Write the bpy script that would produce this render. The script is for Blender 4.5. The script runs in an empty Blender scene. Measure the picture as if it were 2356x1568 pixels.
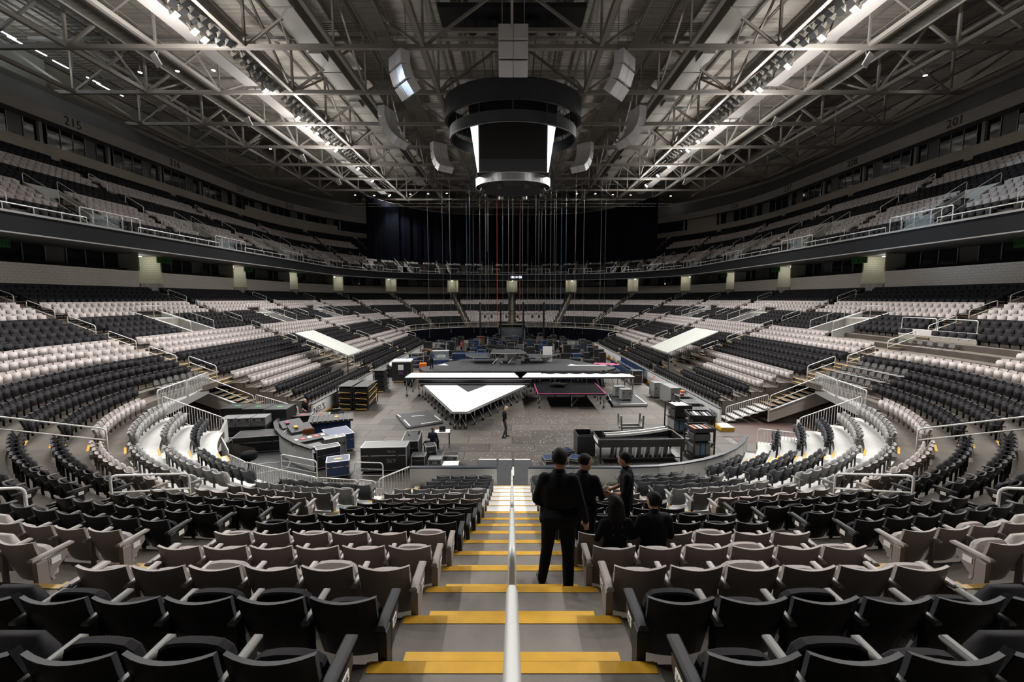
import bpy, math, random
import numpy as np
from mathutils import Vector, Matrix
random.seed(7); np.random.seed(7)
sc = bpy.context.scene
col = sc.collection
PI = math.pi

# ---------------------------------------------------------------- camera
CAM_H = 7.97
cam_d = bpy.data.cameras.new('camera'); cam = bpy.data.objects.new('camera', cam_d); col.objects.link(cam)
cam_d.sensor_width = 36.0; cam_d.lens = 988.0 / 2356.0 * 36.0
cam_d.clip_start = 0.05; cam_d.clip_end = 400
cam.location = (0, 0, CAM_H)
cam.rotation_euler = (math.radians(90) - math.atan(98 / 988.0), 0, 0)
cam_d.dof.use_dof = True; cam_d.dof.focus_distance = 26; cam_d.dof.aperture_fstop = 3.2
sc.camera = cam

# ---------------------------------------------------------------- world and exposure
w = bpy.data.worlds.new('arena_world'); sc.world = w; w.use_nodes = True
w.node_tree.nodes['Background'].inputs[0].default_value = (0.05, 0.055, 0.065, 1)
w.node_tree.nodes['Background'].inputs[1].default_value = 0.3
sc.view_settings.view_transform = 'Standard'
try: sc.view_settings.look = 'None'
except Exception: pass
sc.view_settings.gamma = 1.0
sc.view_settings.use_curve_mapping = False
sc.view_settings.exposure = 0.5

FLOOD_W = 5200.0      # watts of a floodlight that is switched on
# light paths: the hall is lit by few bounces that matter
sc.cycles.max_bounces = 5; sc.cycles.diffuse_bounces = 3; sc.cycles.glossy_bounces = 2; sc.cycles.transmission_bounces = 2; sc.cycles.transparent_max_bounces = 4
sc.cycles.use_light_tree = False; sc.cycles.caustics_reflective = False; sc.cycles.caustics_refractive = False
UPLIGHT = 0.12  # share of the floodlight power given to the added roof uplights

# ---------------------------------------------------------------- materials
MATS = {}
def mat(name, c, rough=0.6, metal=0.0, emit=None, estr=0.0, var=0.0, scale=6.0, bump=0.0, bscale=40.0, spec=0.5, alpha=None, trans=0.0):
    if name in MATS: return MATS[name]
    m = bpy.data.materials.new(name); m.use_nodes = True; nt = m.node_tree; b = nt.nodes['Principled BSDF']
    c4 = (c[0], c[1], c[2], 1)
    b.inputs['Base Color'].default_value = c4; b.inputs['Roughness'].default_value = rough; b.inputs['Metallic'].default_value = metal
    b.inputs['Specular IOR Level'].default_value = spec
    if trans: b.inputs['Transmission Weight'].default_value = trans
    if emit: m.cycles.emission_sampling = 'NONE'; b.inputs['Emission Color'].default_value = (*emit, 1); b.inputs['Emission Strength'].default_value = estr
    if alpha is not None: b.inputs['Alpha'].default_value = alpha
    if var > 0 or bump > 0:
        tc = nt.nodes.new('ShaderNodeTexCoord')
        if var > 0:
            n = nt.nodes.new('ShaderNodeTexNoise'); n.inputs['Scale'].default_value = scale; n.inputs['Detail'].default_value = 5
            nt.links.new(tc.outputs['Object'], n.inputs['Vector'])
            r = nt.nodes.new('ShaderNodeValToRGB'); r.color_ramp.elements[0].position = 0.3; r.color_ramp.elements[1].position = 0.72
            r.color_ramp.elements[0].color = (*[x * (1 - var) for x in c], 1); r.color_ramp.elements[1].color = (*[min(1, x * (1 + var)) for x in c], 1)
            nt.links.new(n.outputs['Fac'], r.inputs['Fac']); nt.links.new(r.outputs['Color'], b.inputs['Base Color'])
        if bump > 0:
            n2 = nt.nodes.new('ShaderNodeTexNoise'); n2.inputs['Scale'].default_value = bscale; n2.inputs['Detail'].default_value = 3
            nt.links.new(tc.outputs['Object'], n2.inputs['Vector'])
            bp = nt.nodes.new('ShaderNodeBump'); bp.inputs['Strength'].default_value = bump; bp.inputs['Distance'].default_value = 0.02
            nt.links.new(n2.outputs['Fac'], bp.inputs['Height']); nt.links.new(bp.outputs['Normal'], b.inputs['Normal'])
    MATS[name] = m
    return m
def brick_mat(name, c1, c2, mortar, bw, bh, off=0.5):
    m = mat(name, c1, 0.85); nt = m.node_tree; b = nt.nodes['Principled BSDF']
    uv = nt.nodes.new('ShaderNodeUVMap'); br = nt.nodes.new('ShaderNodeTexBrick')
    br.inputs['Color1'].default_value = (*c1, 1); br.inputs['Color2'].default_value = (*c2, 1); br.inputs['Mortar'].default_value = (*mortar, 1)
    br.inputs['Scale'].default_value = 1.0; br.inputs['Mortar Size'].default_value = 0.012; br.inputs['Brick Width'].default_value = bw; br.inputs['Row Height'].default_value = bh
    br.offset = off
    nt.links.new(uv.outputs['UV'], br.inputs['Vector']); nt.links.new(br.outputs['Color'], b.inputs['Base Color'])
    return m
K = {}
K['concrete'] = mat('terrace_concrete', (0.115, 0.098, 0.082), 0.8, var=0.22, scale=1.3, bump=0.15)
K['step'] = mat('aisle_concrete', (0.205, 0.188, 0.168), 0.62, var=0.22, scale=2.2, bump=0.1)
K['white_deck'] = mat('white_riser_deck', (0.62, 0.62, 0.61), 0.5, var=0.08, scale=3)
K['yellow'] = mat('yellow_nosing_paint', (0.72, 0.40, 0.035), 0.5, var=0.12, scale=5)
K['yellow_dk'] = mat('yellow_brown_paint', (0.42, 0.27, 0.07), 0.6)  # darker, browner yellow than the nosing paint
K['rail'] = mat('rail_white_paint', (0.82, 0.82, 0.82), 0.32, spec=0.6)
K['seat_dark'] = mat('charcoal_plastic', (0.014, 0.014, 0.015), 0.45, spec=0.3)
K['fab_dark'] = mat('charcoal_fabric', (0.0135, 0.0128, 0.0145), 0.8, spec=0.2)
K['seat_light'] = mat('taupe_plastic', (0.245, 0.212, 0.198), 0.45)
K['fab_light'] = mat('taupe_fabric', (0.44, 0.40, 0.39), 0.8, spec=0.2)
K['seat_grey'] = mat('grey_plastic', (0.14, 0.138, 0.135), 0.45)
K['fab_grey'] = mat('grey_fabric', (0.30, 0.295, 0.29), 0.75)
K['seat_blue'] = mat('blue_black_plastic', (0.018, 0.02, 0.026), 0.4)
K['fab_blue'] = mat('blue_black_fabric', (0.035, 0.036, 0.042), 0.75)
K['arm_light'] = mat('taupe_armrest', (0.33, 0.295, 0.278), 0.55, spec=0.3)
K['arm_dark'] = mat('charcoal_armrest', (0.040, 0.041, 0.045), 0.6, spec=0.25)
K['arm_in_dark'] = mat('grey_inner_armrest', (0.19, 0.185, 0.18), 0.5, spec=0.3)
K['arm_in_light'] = mat('pale_inner_armrest', (0.46, 0.425, 0.405), 0.5, spec=0.3)
K['plate'] = mat('number_plate_white', (0.72, 0.72, 0.70), 0.4)
K['ink'] = mat('black_ink', (0.01, 0.01, 0.01), 0.5)
K['beige'] = mat('beige_panel_paint', (0.58, 0.545, 0.49), 0.7, var=0.08, scale=0.6)
K['band'] = mat('upper_band_beige', (0.30, 0.27, 0.225), 0.75, var=0.06, scale=0.5)
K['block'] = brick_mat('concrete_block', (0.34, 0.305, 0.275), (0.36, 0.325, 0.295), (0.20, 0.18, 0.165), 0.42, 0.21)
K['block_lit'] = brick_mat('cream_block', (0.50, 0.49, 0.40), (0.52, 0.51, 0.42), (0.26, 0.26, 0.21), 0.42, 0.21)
K['fascia'] = mat('led_ribbon_black', (0.012, 0.013, 0.016), 0.75, spec=0.2)
K['trim'] = mat('grey_trim', (0.36, 0.36, 0.36), 0.5)
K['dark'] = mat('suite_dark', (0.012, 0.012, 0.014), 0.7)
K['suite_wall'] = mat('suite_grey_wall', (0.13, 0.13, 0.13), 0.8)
K['glass'] = mat('dark_glass', (0.012, 0.014, 0.018), 0.06, spec=0.6)
K['wood'] = mat('suite_wood', (0.16, 0.055, 0.02), 0.5, var=0.2, scale=3)
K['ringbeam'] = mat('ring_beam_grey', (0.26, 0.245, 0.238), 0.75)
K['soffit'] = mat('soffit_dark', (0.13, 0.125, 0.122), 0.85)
K['steel'] = mat('roof_steel_grey', (0.29, 0.272, 0.25), 0.5, metal=0.0)
K['steel_dk'] = mat('roof_steel_dark', (0.26, 0.247, 0.23), 0.6)
K['duct'] = mat('duct_grey', (0.19, 0.18, 0.16), 0.45, var=0.06, scale=1)
K['black'] = mat('black_paint', (0.012, 0.012, 0.013), 0.55)
K['blackgloss'] = mat('black_gloss', (0.01, 0.01, 0.012), 0.25)
K['white'] = mat('white_gloss', (0.88, 0.88, 0.88), 0.35)
K['stagewhite'] = mat('white_stage_top', (0.90, 0.90, 0.91), 0.25)
K['chrome'] = mat('aluminium', (0.62, 0.63, 0.65), 0.32, metal=0.85)
K['dkmetal'] = mat('dark_metal', (0.08, 0.08, 0.085), 0.4, metal=0.5)
K['caseblk'] = mat('case_black', (0.016, 0.016, 0.018), 0.45)
K['casegrey'] = mat('case_grey', (0.20, 0.205, 0.205), 0.5, var=0.1, scale=4)
K['caseblue'] = mat('case_blue', (0.018, 0.045, 0.13), 0.4)
K['chairblue'] = mat('chair_blue', (0.012, 0.032, 0.085), 0.5)
K['red'] = mat('red_paint', (0.55, 0.03, 0.02), 0.45)
K['orange'] = mat('orange_paint', (0.75, 0.17, 0.02), 0.5)
K['pink'] = mat('pink_edge', (0.36, 0.03, 0.14), 0.6)
K['green'] = mat('green_tape', (0.05, 0.45, 0.16), 0.5)
K['boardwhite'] = mat('dasher_white', (0.66, 0.66, 0.65), 0.45, var=0.05, scale=1)
K['cap'] = mat('dasher_cap', (0.045, 0.055, 0.07), 0.4)
K['deckgrey'] = mat('stage_deck_grey', (0.030, 0.032, 0.036), 0.6, var=0.15, scale=2)
K['curtain'] = mat('black_curtain', (0.005, 0.006, 0.011), 0.95, spec=0.05)
K['skin'] = mat('skin_tan', (0.36, 0.19, 0.125), 0.55)
K['skin_pale'] = mat('skin_pale', (0.50, 0.31, 0.24), 0.55)
K['cloth_black'] = mat('black_cloth', (0.008, 0.008, 0.009), 0.9, bump=0.3, bscale=30, spec=0.15)
K['cloth_navy'] = mat('navy_cloth', (0.012, 0.018, 0.045), 0.85)
K['cloth_grey'] = mat('grey_cloth', (0.05, 0.05, 0.05), 0.85)
K['cloth_red'] = mat('red_cloth', (0.35, 0.03, 0.03), 0.85)
K['cloth_green'] = mat('green_cloth', (0.03, 0.20, 0.08), 0.85)
K['denim'] = mat('denim', (0.07, 0.13, 0.24), 0.85)
K['hair_dark'] = mat('dark_hair', (0.007, 0.006, 0.006), 0.75, spec=0.2)
K['hair_blond'] = mat('blond_hair', (0.50, 0.36, 0.20), 0.6)
K['hair_brown'] = mat('brown_hair', (0.13, 0.075, 0.045), 0.6)
K['hair_purple'] = mat('purple_hair_ends', (0.08, 0.02, 0.09), 0.6)
K['lamp_on'] = mat('floodlight_lens_on', (1, 1, 1), 0.3, emit=(1.0, 0.97, 0.93), estr=60.0)
K['lamp_blue'] = mat('floodlight_lens_blue', (1, 1, 1), 0.3, emit=(0.62, 0.82, 1.0), estr=60.0)
K['lamp_off'] = mat('floodlight_lens_off', (0.035, 0.036, 0.038), 0.15)
K['house_on'] = mat('house_lamp_on', (1, 1, 1), 0.3, emit=(1.0, 0.97, 0.95), estr=30.0)
K['tube_on'] = mat('fluorescent_on', (1, 1, 1), 0.3, emit=(0.86, 0.95, 1.0), estr=12.0)
K['led'] = mat('led_digits', (0.1, 0.1, 0.2), 0.4, emit=(0.45, 0.55, 1.0), estr=6.0)
K['sbwhite'] = mat('scoreboard_lit_white', (0.9, 0.9, 0.9), 0.4, emit=(1, 1, 1), estr=0.8)
K['screen'] = mat('scoreboard_screen', (0.05, 0.055, 0.064), 0.7)
K['screen_dk'] = mat('scoreboard_dark', (0.028, 0.03, 0.035), 0.6)
K['silver'] = mat('scoreboard_silver', (0.42, 0.43, 0.45), 0.3, metal=0.6)
K['spk'] = mat('speaker_grille_light', (0.70, 0.71, 0.74), 0.6)
K['exitgreen'] = mat('exit_sign_green', (0.02, 0.14, 0.03), 0.5)
K['rope_red'] = mat('rope_red', (0.45, 0.07, 0.04), 0.7)
K['chain'] = mat('chain_grey', (0.22, 0.22, 0.23), 0.4, metal=0.5)
K['chain_blue'] = mat('chain_blue', (0.10, 0.22, 0.36), 0.5)
K['panelgreen'] = mat('cover_panel_greygreen', (0.40, 0.42, 0.395), 0.6, var=0.05, scale=2)
K['mesh_guard'] = mat('clear_guard', (0.55, 0.66, 0.72), 0.1, alpha=0.28)
K['paper'] = mat('paper', (0.75, 0.75, 0.74), 0.7)
K['brownfloor'] = mat('tunnel_floor_brown', (0.095, 0.058, 0.048), 0.55, var=0.15, scale=2)

# roof deck: ribbed metal sheet
m = mat('roof_deck_ribbed', (0.44, 0.405, 0.36), 0.7); nt = m.node_tree; b = nt.nodes['Principled BSDF']
tc = nt.nodes.new('ShaderNodeTexCoord'); wv = nt.nodes.new('ShaderNodeTexWave'); wv.bands_direction = 'Y'; wv.inputs['Scale'].default_value = 0.55; wv.inputs['Distortion'].default_value = 0
nt.links.new(tc.outputs['Object'], wv.inputs['Vector'])
bp = nt.nodes.new('ShaderNodeBump'); bp.inputs['Strength'].default_value = 0.8; bp.inputs['Distance'].default_value = 0.12
nt.links.new(wv.outputs['Fac'], bp.inputs['Height']); nt.links.new(bp.outputs['Normal'], b.inputs['Normal'])
K['roofdeck'] = m

# ---------------------------------------------------------------- mesh builder
class MB:
    def __init__(s): s.v = []; s.f = []; s.m = []; s.mats = []; s.uv = None
    def mi(s, k):
        m = K[k] if isinstance(k, str) else k
        if m not in s.mats: s.mats.append(m)
        return s.mats.index(m)
    def add(s, vs, fs, k):
        o = len(s.v); i = s.mi(k)
        s.v += [tuple(p) for p in vs]
        for f in fs: s.f.append(tuple(o + a for a in f)); s.m.append(i)
        return s
    def quad(s, a, b, c, d, k): return s.add([a, b, c, d], [(0, 1, 2, 3)], k)
    def bb(s, x0, y0, z0, x1, y1, z1, k, bev=0.0):
        if bev <= 0:
            return s.add([(x0,y0,z0),(x1,y0,z0),(x1,y1,z0),(x0,y1,z0),(x0,y0,z1),(x1,y0,z1),(x1,y1,z1),(x0,y1,z1)],
                         [(0,3,2,1),(4,5,6,7),(0,1,5,4),(1,2,6,5),(2,3,7,6),(3,0,4,7)], k)
        b = min(bev, (x1-x0)*.45, (y1-y0)*.45, (z1-z0)*.45)
        def ring(d, z): return [(x0+d,y0+d,z),(x1-d,y0+d,z),(x1-d,y1-d,z),(x0+d,y1-d,z)]
        vs = ring(b, z0) + ring(0, z0+b) + ring(0, z1-b) + ring(b, z1)
        fs = [(3,2,1,0),(12,13,14,15)]
        for l in range(3):
            for i in range(4): fs.append((l*4+i, l*4+(i+1)%4, l*4+4+(i+1)%4, l*4+4+i))
        return s.add(vs, fs, k)
    def box(s, c, d, k, rz=0.0, bev=0.0, rx=0.0):
        o = len(s.v); s.bb(-d[0]/2, -d[1]/2, -d[2]/2, d[0]/2, d[1]/2, d[2]/2, k, bev)
        cz, sz, cx_, sx = math.cos(rz), math.sin(rz), math.cos(rx), math.sin(rx)
        for i in range(o, len(s.v)):
            x, y, z = s.v[i]; y, z = y*cx_ - z*sx, y*sx + z*cx_
            s.v[i] = (c[0] + x*cz - y*sz, c[1] + x*sz + y*cz, c[2] + z)
        return s
    def bar(s, p, q, w_, h_, k, up=(0,0,1)):
        p = Vector(p); q = Vector(q); d = (q - p)
        if d.length < 1e-6: return s
        d.normalize(); u = Vector(up)
        if abs(d.dot(u)) > .98: u = Vector((0, 1, 0))
        a = d.cross(u).normalized() * (w_/2); c = a.cross(d).normalized() * (h_/2)
        vs = [p-a-c, p+a-c, p+a+c, p-a+c, q-a-c, q+a-c, q+a+c, q-a+c]
        return s.add(vs, [(0,1,2,3),(7,6,5,4),(0,4,5,1),(1,5,6,2),(2,6,7,3),(3,7,4,0)], k)
    def tube(s, pts, r, k, n=6, closed=False):
        pts = [Vector(p) for p in pts]; N = len(pts); o = len(s.v); i_ = s.mi(k); pa = None
        for i, p in enumerate(pts):
            if closed: d = pts[(i+1) % N] - pts[i-1]
            else: d = pts[min(i+1, N-1)] - pts[max(i-1, 0)]
            if d.length < 1e-9: d = Vector((0,0,1))
            d.normalize()
            if pa is None:
                u = Vector((0,0,1)) if abs(d.z) < .9 else Vector((0,1,0)); a = d.cross(u).normalized()
            else:
                a = (pa - d*pa.dot(d))
                a = a.normalized() if a.length > 1e-6 else d.orthogonal().normalized()
            pa = a; b = d.cross(a); rr = r[i] if isinstance(r, (list, tuple)) else r
            for j in range(n):
                t = 2*PI*j/n; s.v.append(tuple(p + a*(rr*math.cos(t)) + b*(rr*math.sin(t))))
        L = N if closed else N-1
        for i in range(L):
            for j in range(n):
                a0 = o+i*n+j; a1 = o+i*n+(j+1) % n; b0 = o+((i+1) % N)*n+j; b1 = o+((i+1) % N)*n+(j+1) % n
                s.f.append((a0, b0, b1, a1)); s.m.append(i_)
        if not closed:
            s.f.append(tuple(o+j for j in range(n))); s.m.append(i_)
            s.f.append(tuple(o+(N-1)*n+n-1-j for j in range(n))); s.m.append(i_)
        return s
    def cyl(s, p, q, r, k, n=10): return s.tube([p, q], r, k, n)
    def prism(s, poly, z0, z1, k, ktop=None):
        n = len(poly); vs = [(x, y, z0) for x, y in poly] + [(x, y, z1) for x, y in poly]
        s.add(vs, [tuple(range(n-1, -1, -1))] + [(i, (i+1) % n, n+(i+1) % n, n+i) for i in range(n)], k)
        s.add([(x, y, z1) for x, y in poly], [tuple(range(n))], ktop or k)
        return s
    def lathe(s, prof, k, c=(0,0,0), n=16):
        o = len(s.v); i_ = s.mi(k)
        for r, z in prof:
            for j in range(n):
                t = 2*PI*j/n; s.v.append((c[0]+r*math.cos(t), c[1]+r*math.sin(t), c[2]+z))
        for i in range(len(prof)-1):
            for j in range(n):
                s.f.append((o+i*n+j, o+i*n+(j+1) % n, o+(i+1)*n+(j+1) % n, o+(i+1)*n+j)); s.m.append(i_)
        s.f.append(tuple(o+n-1-j for j in range(n))); s.m.append(i_)
        s.f.append(tuple(o+(len(prof)-1)*n+j for j in range(n))); s.m.append(i_)
        return s
    def ell(s, c, r, k, n=12, m=8, M=None):
        o = len(s.v); i_ = s.mi(k)
        for i in range(m+1):
            ph = PI*i/m
            for j in range(n):
                t = 2*PI*j/n; v = Vector((r[0]*math.sin(ph)*math.cos(t), r[1]*math.sin(ph)*math.sin(t), r[2]*math.cos(ph)))
                if M: v = M @ v
                s.v.append((c[0]+v.x, c[1]+v.y, c[2]+v.z))
        for i in range(m):
            for j in range(n):
                s.f.append((o+i*n+j, o+(i+1)*n+j, o+(i+1)*n+(j+1) % n, o+i*n+(j+1) % n)); s.m.append(i_)
        return s
    def mesh(s, name, smooth=False):
        me = bpy.data.meshes.new(name); me.from_pydata(s.v, [], s.f)
        for m_ in s.mats: me.materials.append(m_)
        me.polygons.foreach_set('material_index', s.m)
        if smooth: me.polygons.foreach_set('use_smooth', [True]*len(s.f))
        me.update()
        return me
    def build(s, name, parent=None, loc=None, rz=0.0, smooth=False):
        return link(name, s.mesh(name, smooth), parent, loc, rz)
def link(name, me, parent=None, loc=None, rz=0.0):
    o = bpy.data.objects.new(name, me); col.objects.link(o)
    if parent is not None: o.parent = parent
    if loc is not None: o.location = loc
    if rz: o.rotation_euler = (0, 0, rz)
    return o
def tag(o, label=None, cat=None, group=None, kind=None):
    if label: o['label'] = label
    if cat: o['category'] = cat
    if group: o['group'] = group
    if kind: o['kind'] = kind
    return o
def thing(name, label, cat, loc=(0,0,0), rz=0.0, group=None, kind=None):
    o = bpy.data.objects.new(name, None); col.objects.link(o); o.empty_display_size = 0.1
    o.location = loc; o.rotation_euler = (0, 0, rz)
    return tag(o, label, cat, group, kind)
def text(body, size, loc, rot, k, parent, name='lettering', ext=0.004, align='CENTER', sx=1.0):
    cu = bpy.data.curves.new(name, 'FONT'); cu.body = body; cu.size = size; cu.extrude = ext; cu.align_x = align; cu.align_y = 'CENTER'; cu.resolution_u = 2
    cu.materials.append(K[k]); t_ = bpy.data.objects.new(name, cu)
    me = bpy.data.meshes.new_from_object(t_); bpy.data.objects.remove(t_); bpy.data.curves.remove(cu)
    o = bpy.data.objects.new(name, me); col.objects.link(o); o.parent = parent; o.location = loc; o.rotation_euler = rot; o.scale = (sx, 1, 1)
    return o
ORD = ['first','second','third','fourth','fifth','sixth','seventh','eighth','ninth','tenth','eleventh','twelfth','thirteenth','fourteenth','fifteenth','sixteenth','seventeenth','eighteenth','nineteenth','twentieth']
ORD += ['twenty-'+x for x in ORD[:9]] + ['thirtieth'] + ['thirty-'+x for x in ORD[:9]] + ['fortieth'] + ['forty-'+x for x in ORD[:9]] + ['fiftieth'] + ['fifty-'+x for x in ORD[:9]] + ['sixtieth'] + ['sixty-'+x for x in ORD[:9]]

# ---------------------------------------------------------------- bowl geometry
XC, YN, YF = 4.0, 24.9, 69.9           # centres of the corner arcs (mirrored in x)
def Rrow(r): return 14.9 + 0.88*(r-6) if r >= 6 else 14.9 - 0.96*(6-r)      # radius of the top of the seat backs
def Ztread(r): return 2.33 + 0.329*(r-6) if r >= 6 else 0.44 + 0.315*r
def Rfront(r): return Rrow(r) - (0.83 if r > 6 else 0.91)
def Rback(r): return Rfront(r+1)
def half_len(R): return 4 + PI*R/2 + (YF-YN) + PI*R/2 + 4
def P(S, R, side=1):
    """point, outward normal; S runs from the near centre line along the row, side = +1 right, -1 left"""
    a = PI*R/2
    if S < 4: x, y, nx, ny = S, YN-R, 0, -1
    elif S < 4+a:
        t = (S-4)/R - PI/2; nx, ny = math.cos(t), math.sin(t); x, y = XC+R*nx, YN+R*ny
    elif S < 4+a+45: x, y, nx, ny = XC+R, YN+(S-4-a), 1, 0
    elif S < 4+2*a+45:
        t = (S-4-a-45)/R; nx, ny = math.cos(t), math.sin(t); x, y = XC+R*nx, YF+R*ny
    else: x, y, nx, ny = 4-(S-4-2*a-45), YF+R, 0, 1
    return (x*side, y, nx*side, ny)
def S_of(kind, val, R):
    a = PI*R/2
    if kind == 'near': return 4 + (math.radians(val)+PI/2)*R          # angle in degrees, -90..0
    if kind == 'side': return 4 + a + (val-YN)
    if kind == 'far': return 4 + a + 45 + math.radians(val)*R         # 0..90
    if kind == 'nc': return val
    if kind == 'fc': return half_len(R) - val
def S_line(p, q, R):
    d = (q[0]-p[0], q[1]-p[1]); best = None
    for i in range(0, 400):
        S = i*0.1; x, y, _, _ = P(S, R); c = abs((x-p[0])*d[1]-(y-p[1])*d[0])
        if best is None or c < best[0]: best = (c, S)
    return best[1]
# aisles of the lower bowl, in order along the half loop
def aisle_S(i, r):
    R = Rrow(r)
    if i == 0: return 0.0
    if i == 1: return S_line((4.7, 7.2), (5.06, 4.78), R)
    if i == 2: return S_line((8.9, 11.0), (9.6, 8.6), R)
    if i == 3: return S_of('near', -42.0, R)
    if i in (4, 5, 6, 7): return S_of('side', (27.8, 42.0, 55.7, 69.4)[i-4], R)
    if i == 8: return S_of('far', 22, R)
    if i == 9: return S_of('far', 45.5, R)
    if i == 10: return S_of('far', 72, R)
    return half_len(R)
NA = 12
AIS = [[aisle_S(i, r) for r in range(25)] for i in range(NA)]
def half_aisle(i, r):
    if i == 0:
        return 0.72 + (0.036*max(0, 9.9-(YN-Rrow(r))) if r >= 6 else 0.0)
    return 0.52 if i < 4 else 0.62
SECROWS = {0:(0,24),1:(0,24),2:(0,24),3:(1,24),4:(1,24),5:(1,24),6:(1,24),7:(6,24),8:(7,24),9:(7,24),10:(8,24)}
HOODS = [('side', 34.9), ('side', 48.9), ('side', 62.5), ('near', -20.0)]
def hood_at(r, S, R, wid=1.25):
    if not (14 <= r <= 18): return False
    for k, v in HOODS:
        if abs(S - S_of(k, v, R)) < wid: return True
    return False
def row_style(r):
    if r <= 3: return 'blue'
    if r <= 5: return 'grey'
    if r == 6 or 11 <= r <= 13 or 18 <= r <= 20: return 'light'
    return 'dark'
# ================================================================ LARGE STRUCTURE
RX, RYN, RYF, RC = 13.0, 16.9, 77.9, 8.5          # rink: half width, near end, far end, corner radius
def in_rink(x, y, mrg=0.0):
    ax = abs(x)
    if ax > RX-mrg or y < RYN+mrg or y > RYF-mrg: return False
    cx_ = RX-RC; cy0, cy1 = RYN+RC, RYF-RC
    if ax > cx_ and y < cy0: return (ax-cx_)**2+(y-cy0)**2 < (RC-mrg)**2
    if ax > cx_ and y > cy1: return (ax-cx_)**2+(y-cy1)**2 < (RC-mrg)**2
    return True
fl = tag(MB().bb(-60, -30, -0.35, 60, 130, -0.035, 'step').build('floor'), 'brownish grey arena event floor laid in rectangular panels', None, None, 'structure')
pan_mats = [mat('floor_panel_%d' % i, c, 0.55, var=0.14, scale=1.6, bump=0.08) for i, c in enumerate([(0.080,0.070,0.061),(0.090,0.079,0.069),(0.072,0.063,0.055),(0.060,0.053,0.047),(0.108,0.096,0.083),(0.041,0.037,0.033)])]
pan_mesh = []
for m_ in pan_mats:
    b_ = MB(); K['_t'] = m_; b_.bb(-1.212, -0.602, -0.03, 1.212, 0.602, 0.0, '_t', 0.006); pan_mesh.append(b_.mesh('floor_panel'))
far_b = MB(); npan = 0; rnd = random.Random(3); cells = []
for j in range(50):
    y = 17.5 + j*1.22; off = 1.22 if j % 2 else 0.0
    for i in range(-6, 7):
        x = i*2.44 + off
        if in_rink(x, y, 0.2): cells.append((x, y))
cells.sort(key=lambda c: c[1]+abs(c[0])*0.3)
for n_, (x, y) in enumerate(cells):
    u = rnd.random(); k = 0 if u < .32 else 1 if u < .6 else 2 if u < .8 else 3 if u < .92 else 4 if u < .97 else 5
    if n_ < 290: link('floor_panel', pan_mesh[k], fl, (x, y, 0))
    else:
        K['_t'] = pan_mats[k]; far_b.bb(x-1.212, y-.602, -.03, x+1.212, y+.602, 0.0, '_t')
fp = tag(far_b.build('floor_panel_field', fl), kind='stuff')
# concrete apron outside the rink in the tunnel corners
b_ = MB()
for s in (-1, 1): b_.prism([(s*12.2, 19.5), (s*22, 20.5), (s*22, 27.0), (s*13.0, 27.0)][::s], -0.034, -0.012, 'brownfloor')
b_.build('tunnel_apron', fl)

# ---- terraces
ter = tag(thing('floor_terrace', 'stepped concrete seating terraces of the lower bowl', None), kind='structure')
def keep(r, S, side):
    R = Rrow(r); x, y, _, _ = P(S, R, side); ax = abs(x)
    if r <= 6 and ax > 12.4 and 21.0 < y < 28.4: return False
    if r == 0 and ax > 11.9: return False
    if S > AIS[7][r] + 0.7 and r < 6: return False
    if hood_at(r, S, R): return False
    if side < 0 and r <= 2 and S > AIS[1][r]+.55 and y < 27: return False
    return True
for r in range(25):
    b_ = MB(); Rf, Rb, z = Rfront(r), Rback(r), Ztread(r); zl = Ztread(r-1) if r > 0 else 0.0
    zl -= 0.02
    for side in (-1, 1):
        L = half_len(Rrow(r)); n = int(L/0.3); prev = None
        for i in range(n+1):
            S = L*i/n; kp = keep(r, S, side); x, y, nx, ny = P(S, Rrow(r), side); dR = Rf-Rrow(r); dB = Rb-Rrow(r)
            cur = ((x+nx*dR, y+ny*dR), (x+nx*dB, y+ny*dB), kp, S)
            if prev and prev[2] and kp:
                near = (y < 27.0 and r <= 5)
                k = 'white_deck' if near else 'concrete'
                (a, b2), (c, d) = (prev[0], prev[1]), (cur[0], cur[1])
                q = [(a[0],a[1],z), (b2[0],b2[1],z), (d[0],d[1],z), (c[0],c[1],z)]
                if side > 0: q = q[::-1]
                b_.quad(*q, k)
                q = [(a[0],a[1],zl), (a[0],a[1],z), (c[0],c[1],z), (c[0],c[1],zl)]
                if side > 0: q = q[::-1]
                b_.quad(*q, 'concrete')
            prev = cur
    b_.build('terrace_step', ter)
# dark seams across the white deck near the camera
# ---- ring helper: strip swept along the loop between (R0,z0) and (R1,z1)
def ring_strip(b_, R0, z0, R1, z1, k, Sa=None, Sb=None, sides=(-1, 1), step=1.0, cut=None, Rref=None, uv=False):
    Rref = Rref or R0
    for side in sides:
        L = half_len(Rref); s0 = 0 if Sa is None else Sa; s1 = L if Sb is None else Sb
        n = max(1, int((s1-s0)/step)); prev = None
        for i in range(n+1):
            S = s0+(s1-s0)*i/n; x, y, nx, ny = P(S, Rref, side)
            cur = ((x+nx*(R0-Rref), y+ny*(R0-Rref), z0), (x+nx*(R1-Rref), y+ny*(R1-Rref), z1), S)
            if prev and not (cut and cut((S+prev[2])/2, side)):
                q = [prev[0], prev[1], cur[1], cur[0]]
                if side < 0: q = q[::-1]
                b_.quad(*q, k)
                if uv: UVS.append((prev[2], S, z0, z1, side))
            prev = cur
def add_uv(o, scale=1.0):
    me = o.data; uvl = me.uv_layers.new(name='UVMap')
    for p in me.polygons:
        n = p.normal
        for li in p.loop_indices:
            v = me.vertices[me.loops[li].vertex_index].co
            if abs(n.x) > abs(n.y): uvl.data[li].uv = (v.y*scale, v.z*scale)
            else: uvl.data[li].uv = (v.x*scale, v.z*scale)
UVS = []
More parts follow.
